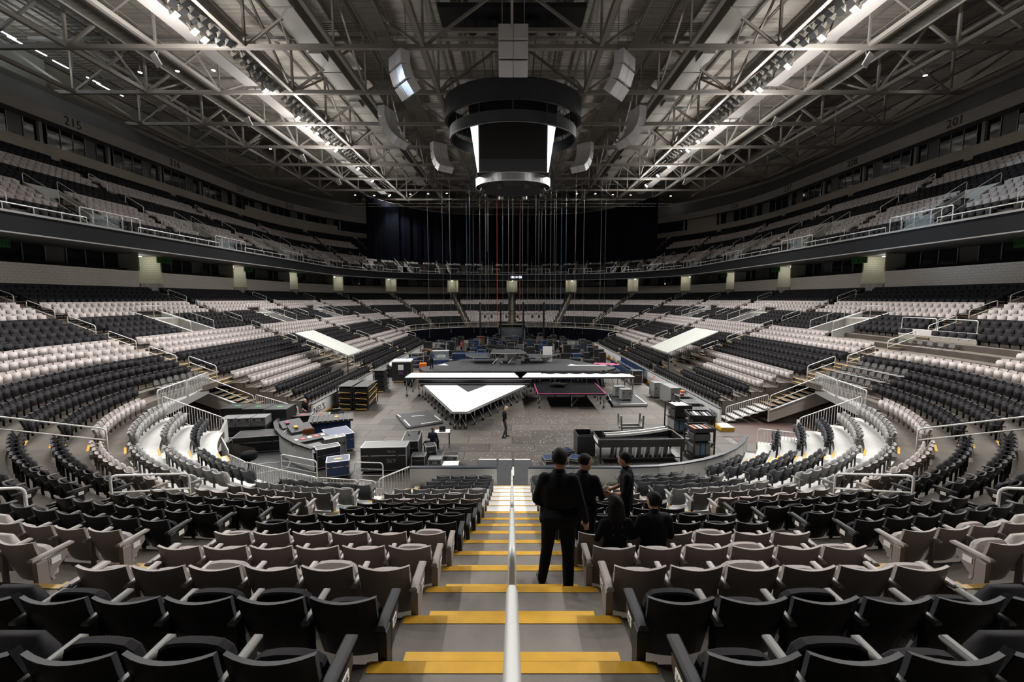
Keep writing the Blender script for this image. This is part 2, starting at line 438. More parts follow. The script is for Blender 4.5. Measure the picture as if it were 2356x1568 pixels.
# ---- suite level block wall with portal gaps
RW = 30.95; ZW0, ZW1 = 8.2, 10.5
PORT = [(3, 'near', -42.0), (4, 'side', 27.8), (5, 'side', 42.0), (6, 'side', 55.7), (7, 'side', 69.4), (8, 'far', 22), (9, 'far', 45.5), (10, 'far', 72), (11, 'fc', 0.0)]
PW = 1.35
def port_S(R): return [S_of(k, v, R) for _, k, v in PORT]
PS = port_S(RW)
def cut_port(S, side, w_=PW):
    return any(abs(S-p) < w_ for p in PS)
b_ = MB()
# exact segments between portals
edges = [0.0]
for p in PS: edges += [p-PW, p+PW]
segs = [(edges[i], edges[i+1]) for i in range(0, len(edges)-1, 2)]
for (sa, sb) in segs:
    if sb <= sa: continue
    ring_strip(b_, RW, ZW0, RW, ZW1, 'block', sa, sb, Rref=RW)
    ring_strip(b_, RW, ZW1, RW+0.3, ZW1, 'trim', sa, sb, Rref=RW)
    ring_strip(b_, RW+0.3, ZW1, RW+0.3, 9.0, 'block', sa, sb, Rref=RW)
wb = tag(b_.build('wall_suite_parapet'), 'low grey concrete block wall running behind the lower seats', None, None, 'structure'); add_uv(wb)
# suite floor, back wall, soffit
b_ = MB()
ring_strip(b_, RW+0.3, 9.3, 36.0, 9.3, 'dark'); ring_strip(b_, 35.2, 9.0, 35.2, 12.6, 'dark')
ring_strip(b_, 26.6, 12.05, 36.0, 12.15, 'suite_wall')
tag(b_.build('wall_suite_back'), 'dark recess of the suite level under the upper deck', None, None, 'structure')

# windows of the suites: one structure object per bay between portals, panes and mullions as pieces
RG = 32.6
nwin = 0
bays = []
allp = [0.0] + PS
for i in range(len(PS)):
    sa = (allp[i] + (PW if i > 0 else 0)) + 0.15; sb = allp[i+1] - PW - 0.15
    bays.append((sa, sb, i))
for side in (-1, 1):
    for (sa, sb, bi) in bays:
        if sb-sa < 3 or bi == 0: continue
        nwin += 1
        f = RG/RW; scl = (half_len(RG)/half_len(RW))
        def SG(S): # map S on RW loop to the RG loop by plan position
            x, y, nx, ny = P(S, RW, side); return (x+nx*(RG-RW), y+ny*(RG-RW), nx, ny)
        wn = tag(thing('window_%d' % nwin, 'row of dark suite windows behind the block parapet', None), kind='structure')
        n = max(2, round((sb-sa)/1.55)); rr = random.Random(bi*3+1)
        pat = []
        while len(pat) < n:
            pat += ['g']*rr.choice([2, 3, 4]) + ['w']*rr.choice([1, 1, 2, 3])
        pat = pat[:n]
        mb = MB()
        for j in range(n):
            s0 = sa+(sb-sa)*j/n; s1 = sa+(sb-sa)*(j+1)/n; a = SG(s0+0.05); c = SG(s1-0.05)
            z0, z1 = 9.35, 12.1
            if pat[j] == 'g':
                q = MB(); q.quad((a[0],a[1],z0), (c[0],c[1],z0), (c[0],c[1],z1), (a[0],a[1],z1), 'glass'); q.build('pane', wn)
            else:
                q = MB(); q.quad((a[0],a[1],z0+1.25), (c[0],c[1],z0+1.25), (c[0],c[1],z1), (a[0],a[1],z1), 'suite_wall')
                q.quad((a[0],a[1],z0+0.75), (c[0],c[1],z0+0.75), (c[0],c[1],z0+1.25), (a[0],a[1],z0+1.25), 'trim')
                q.quad((a[0],a[1],z0), (c[0],c[1],z0), (c[0],c[1],z0+.75), (a[0],a[1],z0+.75), 'dark'); q.build('panel', wn)
            mb.bar((a[0]-a[2]*.04,a[1]-a[3]*.04,z0), (a[0]-a[2]*.04,a[1]-a[3]*.04,z1), .06, .06, 'trim')
            if j in (0, n-1) and bi in (3, 2):
                pass
        mb.build('mullions', wn)
        # bench line of dark suite seats
        q = MB()
        ring_strip(q, RW+.75, 10.3, RW+.75, 10.75, 'dark', sa+.2, sb-.2, sides=(side,), Rref=RW); ring_strip(q, RW+.75, 10.75, RW+1.05, 10.72, 'black', sa+.2, sb-.2, sides=(side,), Rref=RW)
        q.build('seat_backs', wn)
# portals: cream block vestibule walls, lamp, sign
SIGN = {(-1,4):'115 ◆ 116', (-1,5):'114 ◆ 115', (-1,6):'113 ◆ 114', (-1,7):'112 ◆ 113', (1,5):'101 ◆ 102', (1,6):'102 ◆ 103', (1,7):'103 ◆ 104', (1,4):'100 ◆ 101'}
SIDEW = {-1: 'on the left side', 1: 'on the right side'}
for side in (-1, 1):
    for (ai, k, v) in PORT:
        if ai == 3 or (ai == 11 and side < 0): continue
        S = S_of(k, v, RW); x, y, nx, ny = P(S, RW, side); rz = math.atan2(ny, nx)-PI/2    # local y = outward, x = along
        pw = tag(thing('wall_portal', 'lit cream block walls of an entrance at the top of the aisle', None, (x, y, 0), rz), kind='structure')
        q = MB()
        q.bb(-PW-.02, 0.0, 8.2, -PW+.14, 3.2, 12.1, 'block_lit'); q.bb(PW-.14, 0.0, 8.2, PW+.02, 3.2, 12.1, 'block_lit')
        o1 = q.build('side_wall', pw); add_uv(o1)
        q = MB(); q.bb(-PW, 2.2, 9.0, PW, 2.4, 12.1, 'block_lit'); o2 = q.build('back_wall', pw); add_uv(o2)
        q = MB(); q.bb(-PW, -0.1, 8.2, PW, 2.2, 9.4, 'step'); q.build('landing', pw)
        # flush corner face seen from the arena
        lmp = thing('portal_lamp', 'small round ceiling lamp in the %s entrance %s' % (ORD[ai-4], SIDEW[side]) if ai < 11 else 'small round ceiling lamp in the entrance below the clock', 'lamp', (x+nx*0.9, y+ny*0.9, 12.02), rz, 'lamps of the suite level entrances')
        q = MB(); q.lathe([(0.16, -.03), (0.16, .03)], 'trim', n=12); q.build('trim_ring', lmp)
        q = MB(); q.lathe([(0.13, -.05), (0.13, -.02)], 'house_on', n=12); q.build('diffuser', lmp)
        ld = bpy.data.lights.new('portal_light', 'POINT'); ld.energy = 22; ld.color = (1.0, 0.98, 0.80); ld.shadow_soft_size = 0.12
        lo = bpy.data.objects.new('portal_light', ld); col.objects.link(lo); lo.parent = lmp; lo.location = (0, 0, -0.2)
        if (side, ai) in SIGN:
            sg = thing('section_sign', 'hanging green sign of the %s entrance %s' % (ORD[ai-4], SIDEW[side]), 'sign', (x+nx*-0.35, y+ny*-0.35, 11.72), rz, 'green section signs')
            q = MB(); off = -side*1.35
            q.bb(off-.95, -.05, -.3, off+.95, .05, .3, 'exitgreen'); q.build('board', sg)
            text(SIGN[(side, ai)], 0.42, (off, -.06, 0), (PI/2, 0, 0), 'ink', sg)
# ---- fascia ribbon and upper deck
RFA = 26.5; ZF0, ZF1 = 12.0, 13.2
b_ = MB(); ring_strip(b_, RFA, ZF0, RFA, ZF1, 'fascia')
tag(b_.build('wall_fascia_ribbon'), 'dark LED ribbon band along the edge of the upper deck', None, None, 'structure')
b_ = MB(); ring_strip(b_, RFA-.06, ZF1-.02, RFA-.06, ZF1+.12, 'trim'); ring_strip(b_, RFA-.06, ZF1+.12, RFA+.3, ZF1+.12, 'trim'); ring_strip(b_, RFA-.02, ZF1-.02, RFA-.06, ZF1-.02, 'trim')
tag(b_.build('trim_1'), 'pale kerb on top of the ribbon band', None, None, 'structure')
b_ = MB(); ring_strip(b_, RFA-.05, ZF0-.06, RFA-.05, ZF0+.02, 'trim'); ring_strip(b_, RFA-.05, ZF0-.06, RFA+.2, ZF0-.06, 'trim')
tag(b_.build('trim_2'), 'thin pale lip under the ribbon band', None, None, 'structure')
UROWS = 15
def UR(u): return 26.75 + 0.82*u            # front radius of upper row u
def UZ(u): return 13.1 + 0.52*u
UA = [('near', -80), ('near', -52), ('near', -24), ('side', 27.8), ('side', 42.0), ('side', 55.7), ('side', 69.4), ('far', 22), ('far', 40), ('far', 58), ('far', 76)]
def upper_aisle(S, R, w_=0.55): return any(abs(S-S_of(k, v, R)) < w_ for k, v in UA)
UV_ = [('side', 33.5), ('side', 47.6), ('side', 61.3), ('far', 9), ('far', 31), ('far', 49), ('far', 67), ('fc', 5.5)]      # upper vomitories
def upper_vom(u, S, R, w_=1.15):
    if u > 5: return False
    return any(abs(S-S_of(k, v, R)) < w_ for k, v in UV_)
ud = tag(thing('floor_upper_terrace', 'steep stepped terraces of the upper deck', None), kind='structure')
for u in range(UROWS):
    b_ = MB(); Rm = UR(u)+.4
    cut = (lambda S, side, u=u, Rm=Rm: upper_vom(u, S, Rm))
    ring_strip(b_, UR(u), UZ(u), UR(u+1), UZ(u), 'concrete', cut=cut, Rref=Rm, step=.9); ring_strip(b_, UR(u), UZ(u)-.55, UR(u), UZ(u), 'concrete', cut=cut, Rref=Rm, step=.9)
    b_.build('terrace_step', ud)
# upper back band, suites, ring beam
RU = UR(UROWS)+.1
b_ = MB(); ring_strip(b_, RU, 20.7, RU, 22.2, 'band'); ring_strip(b_, RU, 22.2, RU+.4, 22.2, 'band')
tag(b_.build('wall_upper_band'), 'beige parapet band above the last upper row', None, None, 'structure')
b_ = MB(); ring_strip(b_, RU+2.6, 20.7, RU+2.6, 25.0, 'dark'); ring_strip(b_, RU+.4, 22.0, RU+2.6, 22.0, 'dark'); ring_strip(b_, RU-.3, 24.3, RU+2.7, 24.3, 'soffit')
tag(b_.build('wall_upper_suite_back'), 'dark recess of the upper suites', None, None, 'structure')
b_ = MB(); ring_strip(b_, RU-.35, 24.3, RU-.35, 25.5, 'ringbeam'); ring_strip(b_, RU-.35, 25.5, RU+1.2, 25.5, 'ringbeam')
rb = tag(b_.build('beam_ring'), 'grey ring beam carrying the section numbers', None, None, 'structure')
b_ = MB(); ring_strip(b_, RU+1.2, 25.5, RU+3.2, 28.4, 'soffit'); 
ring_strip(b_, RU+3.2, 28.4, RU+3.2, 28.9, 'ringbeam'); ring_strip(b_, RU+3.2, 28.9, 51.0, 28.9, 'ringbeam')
ring_strip(b_, 51.0, 0, 51.0, 36, 'band')
tag(b_.build('wall_upper_ring'), 'dark sloped wall between the ring beam and the roof', None, None, 'structure')
for side, lst in ((-1, [('215', 43.7), ('216', 56.4), ('217', 69.5), ('218', 17)]), (1, [('201', 43.3), ('228', 55.9), ('227', 68.5), ('226', 17)])):
    for t_, yy in lst:
        R = RU-.42
        S = S_of('side', yy, R) if yy > 20 else S_of('far', yy, R)
        x, y, nx, ny = P(S, R, side); rz = math.atan2(ny, nx)-PI/2
        text(t_, 1.15, (x, y, 24.9), (PI/2, 0, rz), 'ink', rb, 'section_number', .01)
# upper suite windows
nb = 0
UPB = [('side', 20), ('side', 27.8), ('side', 34.8), ('side', 42), ('side', 48.8), ('side', 55.7), ('side', 62.6), ('far', 0), ('far', 12), ('far', 24), ('far', 36)]
for side in (-1, 1):
    for i in range(len(UPB)-1):
        R = RU+.9; sa = S_of(*UPB[i], R)+.35; sb = S_of(*UPB[i+1], R)-.35; nwin += 1
        wn = tag(thing('window_%d' % nwin, 'bank of dark upper suite windows', None), kind='structure'); n = 5; mb = MB()
        for j in range(n):
            s0 = sa+(sb-sa)*j/n; s1 = sa+(sb-sa)*(j+1)/n; a = P(s0+.04, R, side); c = P(s1-.04, R, side)
            q = MB(); q.quad((a[0],a[1],22.2), (c[0],c[1],22.2), (c[0],c[1],24.3), (a[0],a[1],24.3), 'glass' if j != 3 else 'suite_wall'); q.build('pane', wn)
            mb.bar((a[0]-a[2]*.03,a[1]-a[3]*.03,22.2), (a[0]-a[2]*.03,a[1]-a[3]*.03,24.3), .05, .05, 'trim')
        a = P(sb, R, side); mb.bar((a[0],a[1],22.2), (a[0],a[1],24.3), .5, .3, 'ringbeam')
        mb.build('mullions', wn)
# wall at the far ends of the upper suites (beige blank wall beside the curtain)
b_ = MB()
ring_strip(b_, RU+.3, 20.7, RU+.3, 24.3, 'band', S_of('far', 24, RU), S_of('far', 34, RU), sides=(1,), Rref=RU)
ring_strip(b_, RU+.1, 22.2, RU+.1, 23.0, 'band', S_of('far', 2, RU), S_of('far', 34, RU), sides=(-1,), Rref=RU)
tag(b_.build('wall_far_upper'), 'blank beige wall beside the black curtain', None, None, 'structure')
# lit press gallery high on the left
b_ = MB(); ga = S_of('near', -70, 49.5); gb = S_of('side', 52, 49.5)
gmat = mat('gallery_pale_wall', (0.42, 0.43, 0.40), 0.8); K['gallery'] = gmat
ring_strip(b_, 49.5, 28.9, 49.5, 35.0, 'gallery', ga, gb, sides=(-1,)); ring_strip(b_, RU+3.3, 28.92, 49.5, 28.92, 'gallery', ga, gb, sides=(-1,), Rref=49.5)
tag(b_.build('wall_gallery'), 'pale wall of the lit press gallery high up', None, None, 'structure')
# ---- roof
b_ = MB(); b_.bb(-54, -28, 35.2, 54, 122, 35.5, 'roofdeck')
tag(b_.build('ceiling'), 'ribbed grey metal roof deck', None, None, 'structure')
UNIT = MB().bb(-.5, -.5, 0, .5, .5, 1, 'steel').mesh('member'); UNITD = MB().bb(-.5, -.5, 0, .5, .5, 1, 'steel_dk').mesh('member_dark')
def member(name, p, q, w_, parent, me=None, h_=None):
    p = Vector(p); q = Vector(q); d = q-p; o = bpy.data.objects.new(name, me or UNIT); col.objects.link(o); o.parent = parent
    qt = d.to_track_quat('Z', 'X' if abs(d.normalized().x) < .9 else 'Y'); o.matrix_world = Matrix.LocRotScale(p, qt, (w_, h_ or w_, d.length)) 
    o.matrix_parent_inverse = Matrix.Identity(4)
    return o
ZB, ZT = 29.0, 34.2
XL = [-45, -37.5, -30, -22.5, -15, -7.5, 0, 7.5, 15, 22.5, 30, 37.5, 45]; YL = [14.4+8*i for i in range(12)]
for y in YL:
    t = tag(thing('beam_truss_cross', 'grey steel roof truss spanning across the arena', None), kind='structure')
    xm = 45 if y < 84 else 37.5 if y < 92 else 30
    member('bottom_chord', (-xm-2, y, ZB), (xm+2, y, ZB), .34, t); member('top_chord', (-xm-4, y, ZT), (xm+4, y, ZT), .3, t, UNITD)
    for i, x in enumerate(XL):
        if abs(x) > xm or y > 100: continue
        if x % 15 == 7.5 or True:
            if abs(x) in (7.5, 22.5, 37.5, 45):
                member('diagonal', (x, y, ZB), (x-7.5, y, ZT), .2, t); member('diagonal', (x, y, ZB), (x+7.5, y, ZT), .2, t)
                member('post', (x, y, ZB), (x, y, ZT), .2, t)
            else: member('hanger', (x, y, ZB), (x, y, ZT), .16, t, UNITD)
    if y < 90:
        for x in (-18.75, -11.25, 11.25, 18.75, -26.25, 26.25): member('hanger', (x, y, ZB), (x+(1.6 if x > 0 else -1.6), y, ZT), .11, t)
for x in XL:
    t = tag(thing('beam_truss_long', 'grey steel roof truss running the length of the arena', None), kind='structure')
    y1 = 104 if abs(x) < 20 else 98 if abs(x) < 26 else 92 if abs(x) < 40 else 80
    member('bottom_chord', (x, -6, ZB+.1), (x, y1, ZB+.1), .34 if x else .2, t); member('top_chord', (x, -6, ZT), (x, y1, ZT), .28, t, UNITD)
    if abs(x) in (7.5, 22.5, 30, 15, 37.5):
        for j in range(len(YL)-1):
            y = YL[j]
            if y > 84: continue
            if j % 2 == 0: member('diagonal', (x, y, ZB), (x, y+8, ZT), .17, t)
            else: member('diagonal', (x, y+8, ZB), (x, y, ZT), .17, t)
# purlins under the deck
pl = tag(thing('beam_purlins', 'thin steel purlins under the roof deck', None), kind='structure')
for i in range(-20, 21): member('purlin', (i*2.5, 4, 34.9), (i*2.5, 112, 34.9), .14, pl, UNITD)
# ================================================================ SEATS
PITCH = 0.54
def cam_px(x, y, z):
    th = math.atan(98/988.0); c, s = math.cos(th), math.sin(th); z = z-CAM_H
    d = y*c - z*s; u = y*s + z*c
    if d < 0.3: return None
    return (1178+988*x/d, 784-988*u/d, d)
# --- seat part shapes (local: x along the row, y towards the rink, z up; origin on the tread under the top of the backrest)
def back_mesh(name, ks, kf, nx=8, nz=5, wtop=.492, wbot=.465):
    b_ = MB(); front = []; rear = []
    for j in range(nz+1):
        t = j/nz; z = .22+.555*t; w_ = wbot+(wtop-wbot)*t; yb = .17*(1-t)**1.15
        rowf = []; rowr = []
        for i in range(nx+1):
            s = -1+2*i/nx; x = s*w_/2; cv = .045*(s*s); zz = z+(.022*(s*s) if j == nz else 0)
            rowr.append((x, yb+cv-.022, zz)); rowf.append((x, yb+cv+.012, zz-.004))
        front.append(rowf); rear.append(rowr)
    vs = [p for rw in rear for p in rw] + [p for rw in front for p in rw]; W = nx+1; N = W*(nz+1); fr = []; ff = []; fe = []
    for j in range(nz):
        for i in range(nx):
            a = j*W+i; fr.append((a, a+1, a+1+W, a+W)); ff.append((N+a, N+a+W, N+a+1+W, N+a+1))
    for i in range(nx):
        a = nz*W+i; fe.append((a, a+1, N+a+1, N+a)); a = i; fe.append((a+1, a, N+a, N+a+1))
    for j in range(nz):
        a = j*W; fe.append((a+W, a, N+a, N+a+W)); a = j*W+nx; fe.append((a, a+W, N+a+W, N+a))
    o = len(b_.v); b_.v += vs; k0 = b_.mi(ks); k1 = b_.mi(kf); k2 = b_.mi({'seat_light':'arm_light','seat_dark':'arm_dark','seat_grey':'fab_grey','seat_blue':'arm_dark'}[ks])
    for f in fr: b_.f.append(f); b_.m.append(k0)
    for f in ff: b_.f.append(f); b_.m.append(k1)
    for f in fe: b_.f.append(f); b_.m.append(k2)
    return b_.mesh(name)
def pan_mesh_(name, kf, ks):
    b_ = MB(); pts = []
    # rounded outline of the tipped-up seat (x,z), extruded along y
    out = [(-.21,.36),(-.225,.45),(-.225,.62),(-.20,.70),(-.15,.735),(-.07,.748),(0,.75),(.07,.748),(.15,.735),(.20,.70),(.225,.62),(.225,.45),(.21,.36)]
    n = len(out)
    def ring(y, sc_, dz=0): return [(x*sc_, y+(z-.36)*-.06, .26+(z-.36)*sc_*1.0+dz) for x, z in out]
    vs = ring(.20, .965) + ring(.212, 1.0) + ring(.262, 1.0) + ring(.28, .965)
    fs = []
    for l in range(3):
        for i in range(n): fs.append((l*n+i, l*n+(i+1) % n, (l+1)*n+(i+1) % n, (l+1)*n+i))
    b_.add(vs, fs, kf); b_.add(ring(.20, .965), [tuple(range(n))], kf); b_.add(ring(.28, .965), [tuple(range(n-1, -1, -1))], ks)
    return b_.mesh(name)
def arm_mesh_(name, ka):
    b_ = MB(); o = len(b_.v)
    b_.bb(-.027, -.02, .595, .027, .37, .635, ka, .012)
    return b_.mesh(name)
def post_mesh_(name, kp):
    b_ = MB(); b_.bb(-.016, .06, 0.0, .016, .11, .60, kp); b_.bb(-.016, .10, .50, .016, .32, .595, kp); b_.bb(-.03, .0, 0, .03, .24, .02, kp)
    return b_.mesh(name)
def end_mesh_(name, ka, kp):
    b_ = MB(); b_.bb(-.034, -.02, .06, .034, .10, .56, kp, .01); b_.add([(-.034,.09,.30),(.034,.09,.30),(.034,.09,.56),(-.034,.09,.56),(-.034,.30,.50),(.034,.30,.50),(.034,.30,.57),(-.034,.30,.57)],
        [(0,3,2,1),(4,5,6,7),(0,1,5,4),(1,2,6,5),(2,3,7,6),(3,0,4,7)], kp)
    b_.bb(-.038, -.06, .585, .038, .38, .63, ka, .014); b_.bb(-.034, .0, 0, .034, .18, .06, kp)
    return b_.mesh(name)
STY = {'dark':('seat_dark','fab_dark','arm_dark'),'light':('seat_light','fab_light','arm_light'),'grey':('seat_grey','fab_grey','fab_grey'),'blue':('seat_blue','fab_blue','arm_dark')}
SM = {}
for k, (a, f, ar) in STY.items():
    SM[k] = (back_mesh('backrest', a, f), pan_mesh_('seat_cushion', f, a), arm_mesh_('armrest', {'dark':'arm_in_dark','light':'arm_in_light','grey':'fab_grey','blue':'arm_dark'}[k]), post_mesh_('support', 'dkmetal' if k in ('grey', 'blue') else a), end_mesh_('end_panel', ar, 'seat_light' if k == 'light' else a))
# --- positions
seats = []      # (x,y,z,rz,style,side,section,r,idx,end,endR,d)
folding_skip = []
for side in (-1, 1):
    for sec in range(11):
        r0, r1 = SECROWS[sec]
        for r in range(r0, r1+1):
            R = Rrow(r); sa = AIS[sec][r]+half_aisle(sec, r); sb = AIS[sec+1][r]-half_aisle(sec+1, r)
            n = int((sb-sa)/PITCH)
            if n < 1: continue
            gap = (sb-sa)-n*PITCH; st = sa+(gap*.5 if sec not in (0,) else 0.02)
            for i in range(n):
                S = st+PITCH*(i+.5); x, y, nx, ny = P(S, R, side); ax = abs(x)
                if r <= 6 and ax > 12.2 and 20.6 < y < 27.4: continue
                if r == 0 and ax > 11.3: continue
                if side < 0 and r <= 2 and 0 < sec < 4 and y < 27: continue
                if hood_at(r, S, R, 1.55): continue
                if sec == 3 and side == 1 and 7 <= r <= 9 and y > 22.6: continue       # folding chairs stand here
                if sec == 3 and side == -1 and r == 7 and y > 21.8: continue
                if sec == 3 and side == 1 and 12 <= r <= 14 and y > 20.5: continue
                if sec in (4,) and side == 1 and 13 <= r <= 14 and y < 34: continue
                if sec == 4 and 2 <= r <= 5 and 37.2 < y < 41.4: continue               # under the cover panel
                sty = row_style(r)
                if (sty in ('blue', 'grey')) and y > 27: sty = 'dark' if r <= 3 else 'light'
                if sec == 10 and r in (8, 9, 10): sty = 'light'
                if sec == 0 and side == 1 and (r, i) in ((12, 0),): pass
                p = cam_px(x, y, Ztread(r)+.8)
                if p is None: continue
                d = math.dist((x, y, Ztread(r)), (0, 0, CAM_H))
                if not (-420 < p[0] < 2776): continue
                if p[1] > 2300: continue
                lastn = n-1
                seats.append([x, y, Ztread(r), math.atan2(-ny, -nx)-PI/2, sty, side, sec, r, i, i == 0, i == n-1, d, p])
vis = [s for s in seats if -30 < s[12][0] < 2386 and s[12][1] < 1640]
vis.sort(key=lambda s: s[11])
ind = set(id(s) for s in vis[:300])
COLN = {'dark':'charcoal','light':'taupe','grey':'grey','blue':'blue-black'}
NUMW = ['one','two','three','four','five','six','seven','eight','nine','ten','eleven','twelve','thirteen','fourteen','fifteen','sixteen','seventeen','eighteen']
def seat_label(s):
    x, y, z, rz, sty, side, sec, r, i = s[:9]
    sd = 'left' if side < 0 else 'right'
    if sec == 0: where = '%s from the centre aisle, %s block' % (ORD[i], sd)
    elif sec == 1: where = '%s from the aisle in the second block %s' % (ORD[i], sd)
    else: where = '%s from the aisle in the corner block %s' % (ORD[i], sd)
    return '%s tip-up seat, row %s, %s' % (COLN[sty], NUMW[r], where)
for s in vis[:300]:
    x, y, z, rz, sty, side, sec, r, i, e0, e1 = s[:11]
    jit = random.uniform(-.02, .02)
    o = thing('stadium_seat', seat_label(s), 'seat', (x, y, z), rz+jit, 'tip-up seats of the lower bowl')
    bm_, pm, am, sm, em = SM[sty]
    link('backrest', bm_, o); cu_ = link('seat_cushion', pm, o, (0, 0, random.choice((0, 0, .02, .05, .075))))
    if side == 1 and sec == 0 and r == 11 and i in (0, 1, 2): cu_.rotation_euler = (-PI/2, 0, 0); cu_.location = (0, -.14, .68)
    a_out = link('armrest', am, o, ((-PITCH/2 if side < 0 else PITCH/2), 0, 0))
    link('support', sm, o, ((-PITCH/2 if side < 0 else PITCH/2), 0, 0))
    if e0 or e1:
        inner = (PITCH/2+.03) if side < 0 else -(PITCH/2+.03)
        ex = inner if e0 else -inner
        ep = link('end_panel', em, o, (ex, 0, 0)); sg = 1 if ex > 0 else -1
        pl_ = MB(); pl_.bb(ex+sg*.034 if sg > 0 else ex-.042, .12, .47, ex+.042 if sg > 0 else ex-.034, .22, .545, 'plate', .003)
        np_ = pl_.build('number_plate', o); np_['label'] = 'small white row number plate'
        if s[11] < 7.5:
            text(str(r+1), .062, (sg*.044+ex, .17, .507), (PI/2, 0, PI/2*sg), 'ink', np_, 'row_number', .001)
# --- the rest of the seats: one joined mass for each kind
def template(sty, lod):
    a, f, ar = STY[sty]; b_ = MB()
    if lod == 0:
        # curved back in 4 facets
        for i in range(4):
            x0, x1 = -.24+.12*i, -.12+.12*i; c0, c1 = .05*(x0/.24)**2, .05*(x1/.24)**2
            b_.quad((x0,.14+c0,.30), (x1,.14+c1,.30), (x1,c1-.03,.775+c1*.4), (x0,c0-.03,.775+c0*.4), a)
            b_.quad((x1,.19+c1,.30), (x0,.19+c0,.30), (x0,c0+.03,.77+c0*.4), (x1,c1+.03,.77+c1*.4), f)
            b_.quad((x0,c0-.03,.775+c0*.4), (x1,c1-.03,.775+c1*.4), (x1,c1+.03,.77+c1*.4), (x0,c0+.03,.77+c0*.4), ar)
        b_.quad((-.24,.19,.30), (-.24,.24,.30), (-.24,.08,.81), (-.24,.02,.82), a); b_.quad((.24,.24,.30), (.24,.19,.30), (.24,.02,.82), (.24,.08,.81), a)
        b_.bb(-.215, .21, .36, .215, .30, .62, f); b_.add([(-.215,.21,.62),(.215,.21,.62),(.215,.30,.62),(-.215,.30,.62),(-.14,.23,.72),(.14,.23,.72),(.14,.29,.72),(-.14,.29,.72)], [(4,5,6,7),(0,1,5,4),(1,2,6,5),(2,3,7,6),(3,0,4,7)], f)
        b_.bb(-.29, -.01, .595, -.245, .36, .63, ar); b_.bb(-.275, .06, 0, -.255, .12, .6, a)
    else:
        b_.quad((-.245,.17,.28), (.245,.17,.28), (.245,-.02,.775), (-.245,-.02,.775), a); b_.quad((.245,.20,.28), (-.245,.20,.28), (-.245,.03,.775), (.245,.03,.775), f)
        b_.quad((-.245,-.02,.775), (.245,-.02,.775), (.245,.03,.775), (-.245,.03,.775), ar)
        b_.add([(-.22,.20,.34),(.22,.20,.34),(.22,.31,.36),(-.22,.31,.36),(-.22,.22,.66),(.22,.22,.66),(.22,.30,.66),(-.22,.30,.66)], [(4,5,6,7),(1,2,6,5),(2,3,7,6),(3,0,4,7)], f)
        b_.quad((-.27,.0,.60), (-.27,.33,.60), (-.245,.33,.60), (-.245,.0,.60), ar); b_.quad((-.26,.08,.0), (-.26,.12,.0), (-.26,.30,.6), (-.26,.02,.6), a)
    return b_
def mass(name, label, lst, sty, lod, cat='seating'):
    if not lst: return
    t = template(sty, lod); v = np.array(t.v, dtype=np.float32); nv = len(v)
    loops = np.array([i for f in t.f for i in f], dtype=np.int32); lens = np.array([len(f) for f in t.f], dtype=np.int32); mi = np.array(t.m, dtype=np.int32)
    N = len(lst); X = np.array([[s[0], s[1], s[2]] for s in lst], dtype=np.float32); rz = np.array([s[3] for s in lst], dtype=np.float32)
    c, s_ = np.cos(rz)[:, None], np.sin(rz)[:, None]
    out = np.empty((N, nv, 3), np.float32)
    out[:, :, 0] = v[:, 0]*c - v[:, 1]*s_ + X[:, 0:1]; out[:, :, 1] = v[:, 0]*s_ + v[:, 1]*c + X[:, 1:2]; out[:, :, 2] = v[:, 2] + X[:, 2:3]
    me = bpy.data.meshes.new(name); me.vertices.add(N*nv); me.vertices.foreach_set('co', out.reshape(-1))
    L = (loops[None, :] + (np.arange(N)*nv)[:, None]).reshape(-1); me.loops.add(len(L)); me.loops.foreach_set('vertex_index', L.astype(np.int32))
    ll = np.tile(lens, N); me.polygons.add(len(ll)); st = np.concatenate([[0], np.cumsum(ll)[:-1]]).astype(np.int32)
    me.polygons.foreach_set('loop_start', st); me.polygons.foreach_set('loop_total', ll)
    for m_ in t.mats: me.materials.append(m_)
    me.polygons.foreach_set('material_index', np.tile(mi, N)); me.update(calc_edges=True); me.validate()
    return tag(link(name, me), label, cat, None, 'stuff')
rest = [s for s in seats if id(s) not in ind]
for sty, lab in (('dark', 'bands of charcoal tip-up seats filling the rest of the lower bowl'), ('light', 'bands of taupe tip-up seats filling the rest of the lower bowl'), ('grey', 'further grey seats on the white corner decks'), ('blue', 'further blue-black seats on the white corner decks')):
    nearl = [s for s in rest if s[4] == sty and s[11] < 34]; farl = [s for s in rest if s[4] == sty and s[11] >= 34]
    if sty in ('grey', 'blue'): mass('seating_'+{'grey':'grey','blue':'blue_black'}[sty], lab, nearl+farl, sty, 0)
    else:
        mass('seating_'+{'dark':'charcoal','light':'taupe'}[sty], lab+', nearer part', nearl, sty, 0); mass('seating_'+{'dark':'charcoal','light':'taupe'}[sty], lab+', distant part', farl, sty, 1)
# upper deck
useats = {'dark': [], 'light': []}
for side in (-1, 1):
    for u in range(UROWS):
        R = UR(u)+.72; L = half_len(R); n = int(L/PITCH)
        for i in range(n):
            S = PITCH*(i+.5)
            if upper_aisle(S, R) or upper_vom(u, S, R, 1.5): continue
            x, y, nx, ny = P(S, R, side); p = cam_px(x, y, UZ(u))
            if p is None or not (-420 < p[0] < 2776) or p[1] < -150: continue
            if y > 88 and u > 5 and abs(x) < 26: continue          # behind the curtain
            sty = 'light' if u in (2, 3, 4, 5, 9, 10, 11) else 'dark'
            if S > S_of('far', 36, R): sty = 'light' if u in (4, 5) else 'dark'
            useats[sty].append((x, y, UZ(u), math.atan2(-ny, -nx)-PI/2))
mass('upper_seating_charcoal', 'dark bands of charcoal seats on the steep upper deck', useats['dark'], 'dark', 1)
mass('upper_seating_taupe', 'lighter bands of taupe seats on the steep upper deck', useats['light'], 'light', 1)
